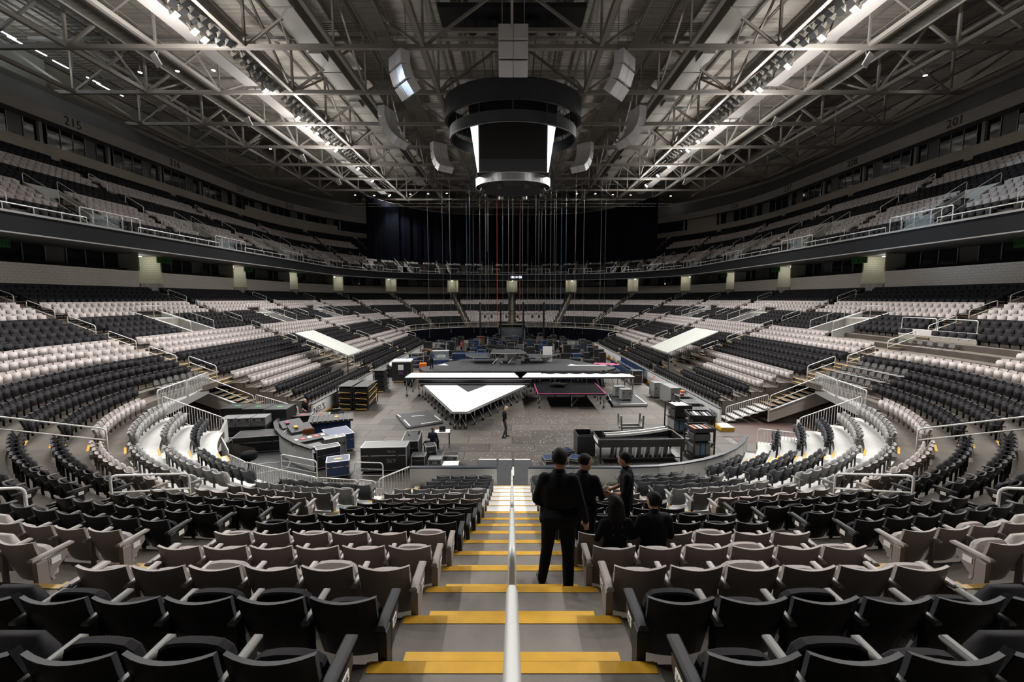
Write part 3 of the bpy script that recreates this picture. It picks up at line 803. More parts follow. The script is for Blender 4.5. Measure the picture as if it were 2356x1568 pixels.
# ================================================================ AISLES, RAILS, BOARDS, TUNNELS
SDW = {-1: 'left', 1: 'right'}
# ---- centre aisle steps (one step object each, nosing strips as pieces)
ca = tag(thing('floor_centre_aisle', 'centre aisle of concrete steps with yellow nosings', None), kind='structure')
for r in range(0, 20):
    h = half_aisle(0, r)+.07; yf = YN-Rfront(r); yb = YN-Rback(r); z = Ztread(r); zl = Ztread(r-1) if r else 0.0
    ks = 'white' if r <= 5 else 'step'
    b_ = MB(); b_.bb(-h, yb, z-.05, h, yf+.012, z+.006, ks); b_.build('step', ca)
    b_ = MB(); hn = h-.02
    b_.bb(-hn, yf-.085 if r > 5 else yf-.03, z+.004, hn, yf+.016, z+.0105, 'yellow'); b_.build('nosing', ca)
    # half step on the tread below
    d = .29; zh = (z+zl)/2; hh = h*.80 if r > 5 else h*.92
    b_ = MB(); b_.bb(-hh, yf+.01, zl, hh, yf+d, zh, ks); b_.build('half_step', ca)
    b_ = MB(); b_.bb(-hh, yf+d-(.085 if r > 5 else .03), zh-.002, hh, yf+d+.004, zh+.005, 'yellow'); b_.build('nosing', ca)
# ---- other aisles: half steps with nosings
def unit_step(k): return MB().bb(-.5, -.29, -.165, .5, 0.0, 0.0, k).mesh('half_step')
def unit_nose(k): return MB().bb(-.5, -.29, 0.0, .5, -.22, .006, k).mesh('nosing')
US, USW, UN, UND = unit_step('concrete'), unit_step('white'), unit_nose('yellow'), unit_nose('yellow_dk')
UN2 = MB().bb(-.5, -.012, 0.0, .5, .06, .008, 'yellow').mesh('nosing'); UN2D = MB().bb(-.5, -.012, 0.0, .5, .06, .008, 'yellow_dk').mesh('nosing')
for side in (-1, 1):
    for i in range(1, 12):
        if i == 11 and side < 0: continue
        at = tag(thing('floor_aisle', 'stepped concrete aisle between seat blocks', None), kind='structure')
        for r in range(0, 25):
            if i in (4,) and r <= 6: continue
            if i >= 8 and r < 7: continue
            if i >= 4 and r < 2: continue
            if side < 0 and i in (2, 3) and r <= 2: continue
            x, y, nx, ny = P(AIS[i][r], Rrow(r), side)
            p0 = cam_px(x, y, Ztread(r))
            if p0 is None or not (-250 < p0[0] < 2600): continue
            dR = Rfront(r)-Rrow(r); x += nx*dR; y += ny*dR; rz = math.atan2(ny, nx)-PI/2
            zl = Ztread(r-1) if r else 0; z = Ztread(r)
            wd = 2*half_aisle(i, r)-.12; white = (y < 27 and r <= 5); lowr = r < 12
            o = link('half_step', USW if white else US, at, (x, y, (z+zl)/2), rz); o.scale = (wd*.86, 1, 1)
            o = link('nosing', UN if lowr else UND, at, (x, y, (z+zl)/2), rz); o.scale = (wd*.86, 1, 1)
            o = link('nosing', UN2 if lowr else UN2D, at, (x, y, z), rz); o.scale = (wd, 1, 1)
# ---- handrails
def rail_path(p, q, h, rad=.12):
    """posts at p and q, rounded corners"""
    p = Vector(p); q = Vector(q); d = (q-p); u = d.normalized()
    P0 = p+Vector((0,0,h)); Q0 = q+Vector((0,0,h)); pts = [p]
    for t in range(4):
        a = t/3*PI/2; pts.append(P0 + u*rad*(1-math.cos(a)) - Vector((0,0,rad))*(1-math.sin(a)))
    for t in range(4):
        a = t/3*PI/2; pts.append(Q0 - u*rad*(1-math.sin(a)) - Vector((0,0,rad))*(1-math.cos(a)))
    pts.append(q)
    return pts
def handrail(name, label, p, q, h, group, mid=True, r=.029, k='rail', cat='handrail'):
    o = thing(name, label, cat, p, 0, group); p0 = Vector((0,0,0)); q0 = Vector(q)-Vector(p)
    MB().tube(rail_path(p0, q0, h), r, k, 6).build('rail', o, smooth=True)
    if mid: MB().tube([p0+Vector((0,0,h*.55)), q0+Vector((0,0,h*.55))], r*.85, k, 6).build('mid_rail', o, smooth=True)
    for pp in (p0, q0):
        MB().lathe([(.05, 0), (.05, .012)], k, tuple(pp), 8).build('foot_plate', o)
    return o
def aisle_pt(i, rf, side):
    r = int(rf); f = rf-r; a = P(AIS[i][r], Rrow(r), side); b2 = P(AIS[i][min(24, r+1)], Rrow(min(24, r+1)), side)
    z = Ztread(r)
    return (a[0]+(b2[0]-a[0])*f - a[2]*.42, a[1]+(b2[1]-a[1])*f - a[3]*.42, z)
RS = {2: [(6.0, 8.0), (9.6, 11.6)], 3: [(6.0, 9.0), (11.0, 13.2), (15, 17.2), (19, 21.2)], 1: []}
for side in (-1, 1):
    for i in range(2, 11):
        lst = RS.get(i) or [(3.0+3*k, 5.0+3*k) for k in range(7)]
        if i == 4: lst = [(7.0+2.9*k, 9.0+2.9*k) for k in range(6)]
        if i >= 8: lst = [(8.0+2.8*k, 9.8+2.8*k) for k in range(6)]
        for n_, (ra, rb_) in enumerate(lst):
            p = aisle_pt(i, ra, side); q = aisle_pt(i, min(24, rb_), side); cp = cam_px(*p)
            if cp is None or not (-60 < cp[0] < 2416): continue
            handrail('handrail', 'white two-bar handrail, %s up from the floor, %s aisle to the %s' % (ORD[n_], ORD[i-1], SDW[side]), p, q, .92, 'aisle handrails of the lower bowl')
for n_, (ra, rb_) in enumerate([(8.0+2.8*k, 9.8+2.8*k) for k in range(6)]):
    p = aisle_pt(11, ra, 1); q = aisle_pt(11, rb_, 1); handrail('handrail', 'white handrail, %s up the aisle facing the camera at the far end' % ORD[n_], p, q, .92, 'aisle handrails of the lower bowl', False)
# centre handrail pieces
def zst(y):      # height of the stepped line at depth y
    r = 15-(y-2.85)/.88; return Ztread(15)+(r-15)*.329 if r >= 6 else .44+.315*r
for n_, (ya, yb) in enumerate([(-.6, 1.93), (2.55, 4.75), (5.3, 7.4), (7.95, 9.6), (10.2, 12.3), (12.9, 15.0)]):
    handrail('handrail', 'single white pipe handrail in the centre aisle, %s from the camera' % ORD[n_], (0, ya, zst(ya)+.05), (0, yb, zst(yb)+.05), .93, 'centre aisle handrails', False, .0255)
# ---- fences with pickets
def fence(label, p, q, h, n_p=None, mesh_lower=False, name='picket_fence', group='white picket fences', k='rail', bars=False, cat='fence'):
    o = thing(name, label, cat, p, 0, group); d = Vector(q)-Vector(p); L = Vector((d.x, d.y, 0)).length
    MB().tube(rail_path((0,0,0), d, h), .028, k, 6).build('rail', o, smooth=True)
    MB().tube([(0,0,.1), tuple(d+Vector((0,0,.1)))], .02, k, 5).build('bottom_rail', o)
    b_ = MB()
    if bars:
        for j in range(1, 6): b_.tube([(0,0,h*j/6), tuple(d+Vector((0,0,h*j/6)))], .012, k, 4)
        tag(b_.build('bars', o), kind='stuff')
    else:
        n = n_p or max(3, int(L/.135))
        for j in range(1, n):
            c = d*(j/n); b_.bar((c.x,c.y,c.z+.1), (c.x,c.y,c.z+h-.01), .018, .018, k)
        tag(b_.build('pickets', o), kind='stuff')
    return o
LF = [(-14.2, 20.4), (-12.6, 18.5), (-11.3, 17.6), (-9.4, 16.75), (-7.55, 16.0), (-5.9, 15.75)]
for n_ in range(len(LF)-1):
    fence('white picket barrier by the mixing desk, %s panel from the tunnel' % ORD[n_], (*LF[n_], 0), (*LF[n_+1], 0), 1.08 if n_ else 1.25)
fence('white picket gate panel meeting the grey boards below the centre aisle', (-5.85, 15.75, 0), (-5.15, 15.6, 0), 1.1); fence('white picket panel slanting up to the grey boards', (-5.05, 15.7, 0.0), (-4.15, 16.95, 0), 1.15)
fence('white barred gate beside the curved mixing desk', (-9.5, 17.1, .15), (-7.7, 16.35, .15), 1.45, bars=True, name='barred_gate', group='white barred gates', cat='gate'); fence('white barred gate in front of the black road case', (-6.1, 16.1, .1), (-5.0, 16.05, .1), 1.55, bars=True, name='barred_gate', group='white barred gates', cat='gate')
for side in (-1, 1):
    w_ = SDW[side]
    fence('white picket fence sloping up along the %s corner seats' % w_, (side*14.5, 21.15, .85), (side*17.7, 21.3, 1.95), 1.12)
    fence('level white picket fence above the %s tunnel mouth, inner panel' % w_, (side*17.9, 21.3, 2.35), (side*18.5, 24.0, 2.35), 1.0); fence('level white picket fence above the %s tunnel mouth, outer panel' % w_, (side*18.5, 24.1, 2.35), (side*19.2, 26.8, 2.35), 1.0)
    fence('white picket balustrade of the %s floor stairs' % w_, (side*13.7, 26.9, .0), (side*16.35, 26.9, .8), 1.08)
    handrail('stair_rail', 'white tube balustrade above the beige stair wall at %s' % w_, (side*16.5, 26.92, .85), (side*20.1, 26.92, 2.3), .95, 'stair wall rails')
    # cable infill
    # beige stair stringer wall
    b_ = MB(); y0, y1 = 26.82, 26.95
    pl_ = [(16.4, .10), (20.2, 1.42), (20.2, 2.30), (16.4, .82)]
    b_.add([(side*x, y0, z) for x, z in pl_]+[(side*x, y1, z) for x, z in pl_], [(0,1,2,3),(7,6,5,4),(0,4,5,1),(1,5,6,2),(2,6,7,3),(3,7,4,0)], 'beige')
    b_.bar((side*16.4, 26.88, .82), (side*20.2, 26.88, 2.30), .2, .05, 'trim')
    tag(b_.build('wall_stair_%s' % w_), 'sloping beige panel along the %s floor stairs' % w_, None, None, 'structure')
    # floor stairs of aisle B
    st = tag(thing('floor_stairs', 'white metal stairs down to the floor', None), kind='structure')
    for j in range(14):
        x = 13.9+j*.46; z = .16*(j+1); b_ = MB(); b_.bb(min(side*x, side*(x+.5)), 26.98, z-.05, max(side*x, side*(x+.5)), 28.3, z, 'white_deck' if j < 6 else 'concrete'); b_.build('tread', st)
        b_ = MB(); b_.bb(min(side*x, side*(x+.05)), 26.98, z, max(side*x, side*(x+.05)), 28.3, z+.006, 'yellow' if j >= 6 else 'white_deck'); b_.build('nosing', st)
    b_ = MB()
    for r in range(1, 7):
        xa, xb = XC+Rfront(r), XC+Rback(r); b_.quad((side*xa, 28.38, 0), (side*xb, 28.38, 0), (side*xb, 28.38, Ztread(r)), (side*xa, 28.38, Ztread(r)), 'concrete')
    b_.build('side_wall', st)
    # tunnel mouth: lintel, side walls, dark interior
    b_ = MB(); b_.add([(side*17.7,21.2,1.95),(side*19.3,26.9,1.95),(side*19.3,26.9,2.36),(side*17.7,21.2,2.36),(side*21,21.2,1.95),(side*21,26.9,1.95),(side*21,26.9,2.36),(side*21,21.2,2.36)], [(0,1,2,3),(0,4,5,1),(3,2,6,7)], 'trim')
    b_.quad((side*12.9,20.95,0), (side*22,20.95,0), (side*22,20.95,2.3), (side*12.9,20.95,.5), 'concrete')
    b_.quad((side*16.4,26.97,0), (side*24,26.97,0), (side*24,26.97,2.0), (side*16.4,26.97,.4), 'concrete')
    b_.quad((side*24,20.9,0), (side*24,27,0), (side*24,27,2.2), (side*24,20.9,2.2), 'dark')
    # deck edge of rows behind tunnel
    tag(b_.build('wall_tunnel_%s' % w_), 'concrete walls and pale lintel of the %s corner tunnel' % w_, None, None, 'structure')
    # solid white panel at foot of sloping fence
    b_ = MB(); b_.add([(side*14.35,20.2,.5),(side*14.35,21.15,.5),(side*14.35,21.15,1.9),(side*14.35,20.2,1.0),(side*14.45,20.2,.5),(side*14.45,21.15,.5),(side*14.45,21.15,1.9),(side*14.45,20.2,1.0)], [(0,1,2,3),(7,6,5,4),(0,4,5,1),(1,5,6,2),(2,6,7,3),(3,7,4,0)], 'boardwhite')
    tag(b_.build('barrier_panel'), 'small white panel closing the %s corner deck' % w_, 'panel')
fence('white picket fence at the foot of the right corner seats', (12.3, 20.9, 0), (14.2, 20.0, .0), 1.5)
# ---- dasher boards
def board_run(name, label, pts, h=1.1, th=.13, ads=None, cap='cap', kick=True, joint=2.4):
    o = tag(thing(name, label, 'boards'), group='rink boards')
    pts = [Vector((*p, 0)) for p in pts]
    # resample into panels
    for i in range(len(pts)-1):
        a, c = pts[i], pts[i+1]; d = (c-a).normalized(); n = Vector((-d.y, d.x, 0))
        g = .006
        b_ = MB(); b_.bar(a+d*g+Vector((0,0,h*.5+.02)), c-d*g+Vector((0,0,h*.5+.02)), th, h-.04, 'boardwhite'); b_.build('panel', o)
        if kick:
            b_ = MB(); b_.bar(a+Vector((0,0,.13)), c+Vector((0,0,.13)), th+.02, .25, 'yellow'); b_.build('kick_plate', o)
        b_ = MB(); b_.bar(a+Vector((0,0,h+.03)), c+Vector((0,0,h+.03)), th+.06, .06, cap); b_.build('cap_rail', o)
    return o
board_run('dasher_boards', 'low grey end boards left of the centre aisle gap', [(-4.15, 16.9), (-2.4, 16.9), (-.62, 16.9)], kick=False)
arc = [(.66, 16.9), (2.5, 16.9), (4.5, 16.9)] + [(4.5+8.5*math.cos(math.radians(a)), 25.4+8.5*math.sin(math.radians(a))) for a in range(-80, -27, 8)]
arcb = board_run('dasher_boards', 'curved grey corner boards behind the group of people', arc, kick=False)
rb1 = board_run('dasher_boards', 'white side boards with printed adverts below the right stand', [(13.0, 26.2+2.4*j) for j in range(0, 18)])
lb1 = board_run('dasher_boards', 'white side boards with printed adverts below the left stand', [(-13.0, 27.4+2.4*j) for j in range(0, 17)])
text("NIEL'S.", .62, (-12.92, 28.3, .62), (PI/2, 0, PI/2), 'ink', lb1, 'printed_advert', .002)
text('BUD LIGHT', .60, (-12.92, 32.2, .66), (PI/2, .0, PI/2), 'caseblue', lb1, 'printed_advert', .002)
text('ESPN', .5, (12.92, 27.0, .62), (PI/2, 0, -PI/2), 'cap', rb1, 'printed_advert', .002); text('Coors', .75, (12.92, 37.8, .66), (PI/2, 0, -PI/2), 'red', rb1, 'printed_advert', .002)
b_ = MB(); b_.lathe([(.28, -.005), (.28, .005)], 'chain_blue', n=14)
for yy in (29.8, 31.0):
    o = b_.build('printed_disc', rb1, (12.925, yy, .62)); o.rotation_euler = (0, PI/2, 0)
b_ = MB(); b_.bb(12.6, 25.2, 0, 13.4, 26.2, .22, 'yellow'); b_.bb(12.65, 25.2, .22, 13.4, 26.2, .24, 'boardwhite'); b_.build('end_block', rb1)
b_ = MB(); b_.bb(-13.4, 26.4, 0, -12.6, 27.4, .22, 'yellow'); b_.bb(-13.4, 26.4, .22, -12.65, 27.4, .24, 'boardwhite'); b_.build('end_block', lb1)
b_ = MB(); b_.bb(-.98, 16.83, .62, -.84, 16.835, .78, 'ink'); b_.build('socket_plate', bpy.data.objects['dasher_boards'])
# ramp panels at the gap
rp = thing('entry_ramp', 'dark grey non-slip ramp plates in the gap between the end boards', 'ramp', (0, 0, 0))
for j, (x0, x1) in enumerate([(-1.7, -.72), (-.70, .05), (.07, .95)]):
    b_ = MB(); b_.bb(x0, 17.3, 0.0, x1, 20.6, .05, 'deckgrey'); b_.build('plate', rp); b_ = MB(); b_.bb(x0+.05, 20.5, .05, x1-.05, 20.6, .056, 'white'); b_.build('tape_strip', rp)
b_ = MB(); b_.bb(-.70, 17.0, .0, .95, 17.25, .1, 'wood'); b_.build('sill', rp)
b_ = MB(); b_.bb(.02, 18.6, .05, .09, 19.6, .057, 'white'); b_.build('tape_strip', rp)
# ---- mid-stand tunnel hoods
def local_frame(S, R, side):
    x, y, nx, ny = P(S, R, side); return (x, y), math.atan2(ny, nx)-PI/2
for side in (-1, 1):
    for n_, (k, v) in enumerate(HOODS):
        R0 = Rfront(14); (x, y), rz = local_frame(S_of(k, v, R0), R0, side)
        o = thing('tunnel_hood', 'white walled stair well cut into the %s stand, %s of the row' % (SDW[side], ORD[n_]), 'stairwell', (x, y, 0), rz, 'stair wells cut into the stands')
        z0, z1 = Ztread(13), Ztread(18); D = 4.35; hw = 1.3
        for sx in (-1, 1):
            b_ = MB(); pl_ = [(0, z0-.2), (D, z1-.3), (D, z1+.55), (0, z0+.75)]
            xa, xb = sx*hw-.06, sx*hw+.06
            b_.add([(xa, yy, zz) for yy, zz in pl_]+[(xb, yy, zz) for yy, zz in pl_], [(0,1,2,3),(7,6,5,4),(0,4,5,1),(1,5,6,2),(2,6,7,3),(3,7,4,0)], 'boardwhite'); b_.build('side_wall', o)
            b_ = MB(); b_.bar((sx*hw, -.02, z0+.77), (sx*hw, D, z1+.57), .17, .05, 'white'); b_.build('coping', o)
            b_ = MB(); b_.tube(rail_path((sx*hw, .05, z0+.78), (sx*hw, D-.1, z1+.58), .72), .024, 'rail', 6)
            for t in (.33, .66): b_.tube([(sx*hw, D*t, z0+.78+(z1-z0-.2)*t), (sx*hw, D*t, z0+1.46+(z1-z0-.2)*t)], .018, 'rail', 5)
            b_.build('guard_rail', o, smooth=True)
        b_ = MB(); b_.bb(-hw, D-1.5, z1+.05, hw, D, z1+.13, 'white'); b_.build('roof_slab', o)
        b_ = MB(); b_.quad((-hw, D-1.45, z0-1.5), (hw, D-1.45, z0-1.5), (hw, D-1.45, z1+.1), (-hw, D-1.45, z1+.1), 'beige'); b_.bb(-hw, 0, z0-.3, hw, D, z0-.25, 'concrete'); b_.build('landing', o)
        b_ = MB(); b_.tube(rail_path((-hw, D, z1+.1), (hw, D, z1+.1), 1.0), .024, 'rail', 6); b_.build('back_rail', o, smooth=True)
# ---- sloping cover panels over the side seats
for side, (ya, yb) in ((-1, (37.7, 41.2)), (1, (39.6, 44.6))):
    o = thing('cover_panel', 'large pale grey-green sloping cover board above the %s stand' % SDW[side], 'cover', (side*14.5, ya, 0))
    b_ = MB(); xa, za, xb, zb = 0, 2.86, side*4.6, 4.84; t = .1; W = yb-ya
    b_.add([(xa,0,za),(xb,0,zb),(xb,W,zb),(xa,W,za),(xa,0,za+t),(xb,0,zb+t),(xb,W,zb+t),(xa,W,za+t)], [(0,3,2,1),(4,5,6,7),(0,1,5,4),(1,2,6,5),(2,3,7,6),(3,0,4,7)], 'panelgreen'); b_.build('board', o)
    for (xx, yy) in ((.1, .1), (.1, W-.1), (4.4, .1), (4.4, W-.1)):
        b_ = MB(); zz = za+(zb-za)*xx/4.6; b_.bar((side*xx, yy, .5 if xx < 1 else 2.3), (side*xx, yy, zz), .08, .08, 'dkmetal'); b_.build('post', o)
# ---- folding chairs
def folding_chair_parts(k):
    b1 = MB(); b1.tube([(-.2,.0,.86-.42),(-.2,-.06,.72),(-.17,-.08,.80),(-.1,-.09,.845),(.1,-.09,.845),(.17,-.08,.80),(.2,-.06,.72),(.2,0,.44)], .014, 'dkmetal', 5)
    b1.add([(-.18,-.07,.60),(.18,-.07,.60),(.16,-.09,.82),(-.16,-.09,.82),(-.18,-.05,.60),(.18,-.05,.60),(.16,-.07,.82),(-.16,-.07,.82)], [(0,3,2,1),(4,5,6,7),(0,1,5,4),(1,2,6,5),(2,3,7,6),(3,0,4,7)], k)
    b2 = MB(); b2.bb(-.2, -.02, .43, .2, .36, .465, k, .012)
    b3 = MB()
    for sx in (-.2, .2): b3.tube([(sx,-.06,.6),(sx,.36,.0)], .013, 'dkmetal', 5); b3.tube([(sx,.28,.44),(sx,-.12,.0)], .013, 'dkmetal', 5)
    return [('backrest', b1.mesh('backrest')), ('seat', b2.mesh('seat')), ('legs', b3.mesh('legs'))]
FCP = folding_chair_parts('casegrey')
def folding(x, y, z, rz, label, group):
    o = thing('folding_chair', label, 'chair', (x, y, z), rz, group)
    for nm, me in FCP: link(nm, me, o)
fcn = 0
for side, rows in ((1, (7, 8, 9)), (-1, (7,))):
    for rr_, r in enumerate(rows):
        S0 = S_of('near', math.degrees(math.atan2(22.9-YN, 14.9)), Rrow(r))
        for j in range(7):
            x, y, nx, ny = P(S0+j*.52, Rrow(r)-.25, side)
            if y > 26.9: continue
            folding(x, y, Ztread(r), math.atan2(-ny, -nx)-PI/2, '%s grey folding chair in the %s row above the %s tunnel' % (ORD[j], ORD[rr_], SDW[side]), 'folding chairs above the tunnels')
# right camera platform with white parapet and seven chairs
pf = thing('viewing_platform', 'white fronted viewing platform with rail amid the right stand', 'platform', (26.0, 24.5, 0))
b_ = MB(); b_.bb(-1.1, 0, 4.45, .6, 5.0, 4.5, 'concrete'); b_.build('deck', pf)
b_ = MB(); b_.bb(.6, 0, 5.55, .85, 5.0, 5.95, 'white'); b_.bb(.66, 0, 4.4, .8, 5.0, 5.6, 'beige'); b_.build('parapet', pf)
for (ya, yb) in ((0.1, 2.4), (2.5, 4.9)):
    MB().tube(rail_path((.72, ya, 5.95), (.72, yb, 5.95), .75), .024, 'rail', 6).build('rail', pf, smooth=True)
for j in range(7): folding(25.6, 24.9+j*.66, 4.5, PI/2, '%s grey folding chair on the white viewing platform' % ORD[j], 'folding chairs on the platform')
# ---- far end rail and drape
o = thing('far_rail', 'long white rail curving along the front of the far end seats', 'railing'); b_ = MB(); b2 = MB(); b3 = MB()
RR = 13.9
ptsT = []
for side in (-1, 1):
    L = half_len(RR); s0 = S_of('far', 6, RR); s1 = L-2.7; n = int((s1-s0)/1.9); pt = []
    for j in range(n+1):
        x, y, nx, ny = P(s0+(s1-s0)*j/n, RR, side); pt.append((x, y, 3.35)); b2.tube([(x,y,2.3),(x,y,3.35)], .03, 'rail', 5)
    b_.tube(pt, .032, 'rail', 6); b3.tube([(x,y,2.42) for x, y, z in pt], .05, 'rail', 5)
b_.build('top_rail', o); tag(b2.build('posts', o), kind='stuff'); b3.build('kerb', o)
b_ = MB()
for side in (-1, 1):
    L = half_len(RR-.15); s0 = S_of('far', -2 if False else 2, RR-.15); s1 = L-2.6; n = int((s1-s0)/.25); prev = None
    for j in range(n+1):
        S = s0+(s1-s0)*j/n; x, y, nx, ny = P(S, RR-.15+.07*math.sin(S*7)+.04*math.sin(S*17), side); x2, y2, _, _ = P(S, RR-.15, side)
        cur = ((x,y,0), (x2,y2,2.38))
        if prev: b_.quad(prev[0], cur[0], cur[1], prev[1], 'curtain')
        prev = cur
tag(b_.build('floor_drape'), 'long black drape hung below the far white rail', 'curtain')
# far centre tunnel
b_ = MB(); yy = YF+RR
b_.quad((-2.6,yy,0), (-2.6,yy+8,0), (-2.6,yy+8,2.85), (-2.6,yy,2.85), 'suite_wall'); b_.quad((2.6,yy,0), (2.6,yy+8,0), (2.6,yy+8,2.85), (2.6,yy,2.85), 'suite_wall'); b_.quad((-2.6,yy+8,0), (2.6,yy+8,0), (2.6,yy+8,2.85), (-2.6,yy+8,2.85), 'suite_wall')
b_.quad((-2.6,yy,2.85), (2.6,yy,2.85), (2.6,yy+8,2.85), (-2.6,yy+8,2.85), 'suite_wall')
tag(b_.build('wall_far_tunnel'), 'walls of the service tunnel at the far end', None, None, 'structure')
tl = thing('tunnel_lamp', 'bluish strip lamp inside the far service tunnel', 'lamp', (0, yy+5, 2.75)); b_ = MB(); b_.bb(-1.2, -.1, -.05, 1.2, .1, 0, 'tube_on'); b_.build('tube', tl); MB().bb(-1.3, -.15, 0, 1.3, .15, .08, 'trim').build('fitting', tl)
ld = bpy.data.lights.new('tunnel_light', 'POINT'); ld.energy = 70; ld.color = (.6, .85, 1.0); ld.shadow_soft_size = .3
lo = bpy.data.objects.new('tunnel_light', ld); col.objects.link(lo); lo.parent = tl; lo.location = (0, -1, -.4)
# ---- upper deck rails, stair wells
for side in (-1, 1):
    for n_, (k, v) in enumerate(UV_):
        R0 = UR(0); S = S_of(k, v, R0); x, y, nx, ny = P(S, R0, side); rz = math.atan2(ny, nx)-PI/2
        o = thing('upper_stairwell', 'pale stair well in the %s upper deck, %s along' % (SDW[side], ORD[n_]), 'stairwell', (x, y, 0), rz, 'upper deck stair wells')
        hw = 1.2; D = 4.9
        for sx in (-1, 1):
            b_ = MB(); pl_ = [(0.1, UZ(0)-.5), (D, UZ(5)-.2), (D, UZ(5)+.75), (.1, UZ(0)+.25)]; xa, xb = sx*hw-.05, sx*hw+.05
            b_.add([(xa, yy, zz) for yy, zz in pl_]+[(xb, yy, zz) for yy, zz in pl_], [(0,1,2,3),(7,6,5,4),(0,4,5,1),(1,5,6,2),(2,6,7,3),(3,7,4,0)], 'gallery'); b_.build('side_wall', o)
            b_ = MB(); b_.tube(rail_path((sx*hw, .1, UZ(0)+.25), (sx*hw, D, UZ(5)+.75), .65), .026, 'rail', 5)
            b_.tube([(sx*hw, 2.4, UZ(2)+.3), (sx*hw, 2.4, UZ(2)+1.7)], .02, 'rail', 5); b_.build('guard_rail', o, smooth=True)
        b_ = MB(); b_.quad((-hw, D-.1, UZ(0)-1), (hw, D-.1, UZ(0)-1), (hw, D-.1, UZ(5)+.7), (-hw, D-.1, UZ(5)+.7), 'gallery'); b_.bb(-hw, 0, UZ(0)-.1, hw, D, UZ(0)-.05, 'concrete'); b_.build('landing', o)
        b_ = MB(); b_.tube(rail_path((-hw-1.0, .02, ZF1+.1), (hw+1.6, .02, ZF1+.1), 1.15), .042, 'rail', 5)
        for t in (-1.2, -.1, 1.2, 2.0): b_.tube([(t, .02, ZF1+.1), (t, .02, ZF1+1.22)], .024, 'rail', 5)
        b_.build('front_rail', o, smooth=True)
        if k == 'side' or (side > 0 and n_ == 3):
            b_ = MB(); b_.quad((-hw, .3, UZ(0)-.05), (hw, .3, UZ(0)-.05), (hw, .3, UZ(0)+1.1), (-hw, .3, UZ(0)+1.1), 'mesh_guard'); b_.build('clear_guard', o)
    # low rails between the wells
    Ss = sorted(S_of(k, v, RFA) for k, v in UV_); bounds = [S_of('side', 22, RFA)-1.4] + Ss
    for n_ in range(len(bounds)):
        sa = bounds[n_]+2.4; sb = (bounds[n_+1]-1.9) if n_+1 < len(bounds) else half_len(RFA)
        if sb-sa < 1: continue
        o = thing('balcony_rail', 'low white balcony rail along the %s upper deck edge, %s length' % (SDW[side], ORD[n_]), 'railing', (0, 0, 0), 0, 'balcony rails'); b_ = MB(); b2 = MB(); pt = []; n = max(1, int((sb-sa)/1.6))
        for j in range(n+1):
            x, y, nx, ny = P(sa+(sb-sa)*j/n, RFA, side); pt.append((x+nx*.1, y+ny*.1, ZF1+.55)); b2.tube([(x+nx*.1,y+ny*.1,ZF1+.1), (x+nx*.1,y+ny*.1,ZF1+.55)], .022, 'rail', 5)
        b_.tube(pt, .04, 'rail', 5).build('rail', o); tag(b2.build('posts', o), kind='stuff')
    # handrails in the upper aisles
    for n_, (k, v) in enumerate(UA):
        if n_ < 2: continue
        for m_, (ua, ub) in enumerate([(1, 3.6), (5, 7.6), (9, 11.6)]):
            def up(uu):
                R = UR(int(uu))+.3; x, y, nx, ny = P(S_of(k, v, R), R, side); return (x, y, UZ(int(uu)))
            p, q = up(ua), up(ub)
            if p[1] > 88: continue
            cp = cam_px(*p)
            if cp is None or not (-60 < cp[0] < 2416): continue
            handrail('handrail', 'thin white handrail in the %s upper aisle at %s, %s up' % (ORD[n_], SDW[side], ORD[m_]), p, q, .95, 'upper deck handrails', False, .036)
# ================================================================ ROOF LIGHTS
def flood(x, y, z, on, side, k):
    tilt = math.radians(38)
    nm = 'floodlight'
    o = thing(nm, k['label'], 'floodlight', (x, y, z), 0, k['group'])
    a = math.atan2(-x, 46-y) if False else (PI/2 if side < 0 else -PI/2)
    o.rotation_euler = (tilt, 0, -a)
    link('housing', FL['housing'], o); link('bracket', FL['bracket'], o); link('lens', FL[on], o)
    return o
FL = {}
b_ = MB(); b_.add([(-.27,-.27,-.2),(.27,-.27,-.2),(.27,.27,-.2),(-.27,.27,-.2),(-.16,-.16,.22),(.16,-.16,.22),(.16,.16,.22),(-.16,.16,.22)], [(4,5,6,7),(0,1,5,4),(1,2,6,5),(2,3,7,6),(3,0,4,7)], 'duct'); FL['housing'] = b_.mesh('housing')
b_ = MB(); b_.bar((-.3,0,-.1), (-.3,0,.45), .04, .06, 'steel'); b_.bar((.3,0,-.1), (.3,0,.45), .04, .06, 'steel'); b_.bar((-.3,0,.45), (.3,0,.45), .06, .05, 'steel'); FL['bracket'] = b_.mesh('bracket')
for nm, kk in (('on', 'lamp_on'), ('off', 'lamp_off'), ('blue', 'lamp_blue')):
    b_ = MB(); b_.bb(-.25, -.25, -.21, .25, .25, -.19, kk); FL[nm] = b_.mesh('lens')
ONL = [(350,3),(400,38),(445,72),(608,205),(683,268),(708,290),(726,308),(752,330),(767,342),(822,390),(853,420),(895,448)]
ONR = [(2015,0),(1970,38),(1893,95),(1815,157),(1751,207),(1657,291),(1637,310),(1608,332),(1588,346),(1543,387),(1515,411),(1488,427)]
th_ = math.atan(98/988.0)
def y_at_x(px, py, X):
    u = (px-1178)/988; v = (784-py)/988; dy = math.cos(th_)+v*math.sin(th_); return X/u*dy
fy = {}
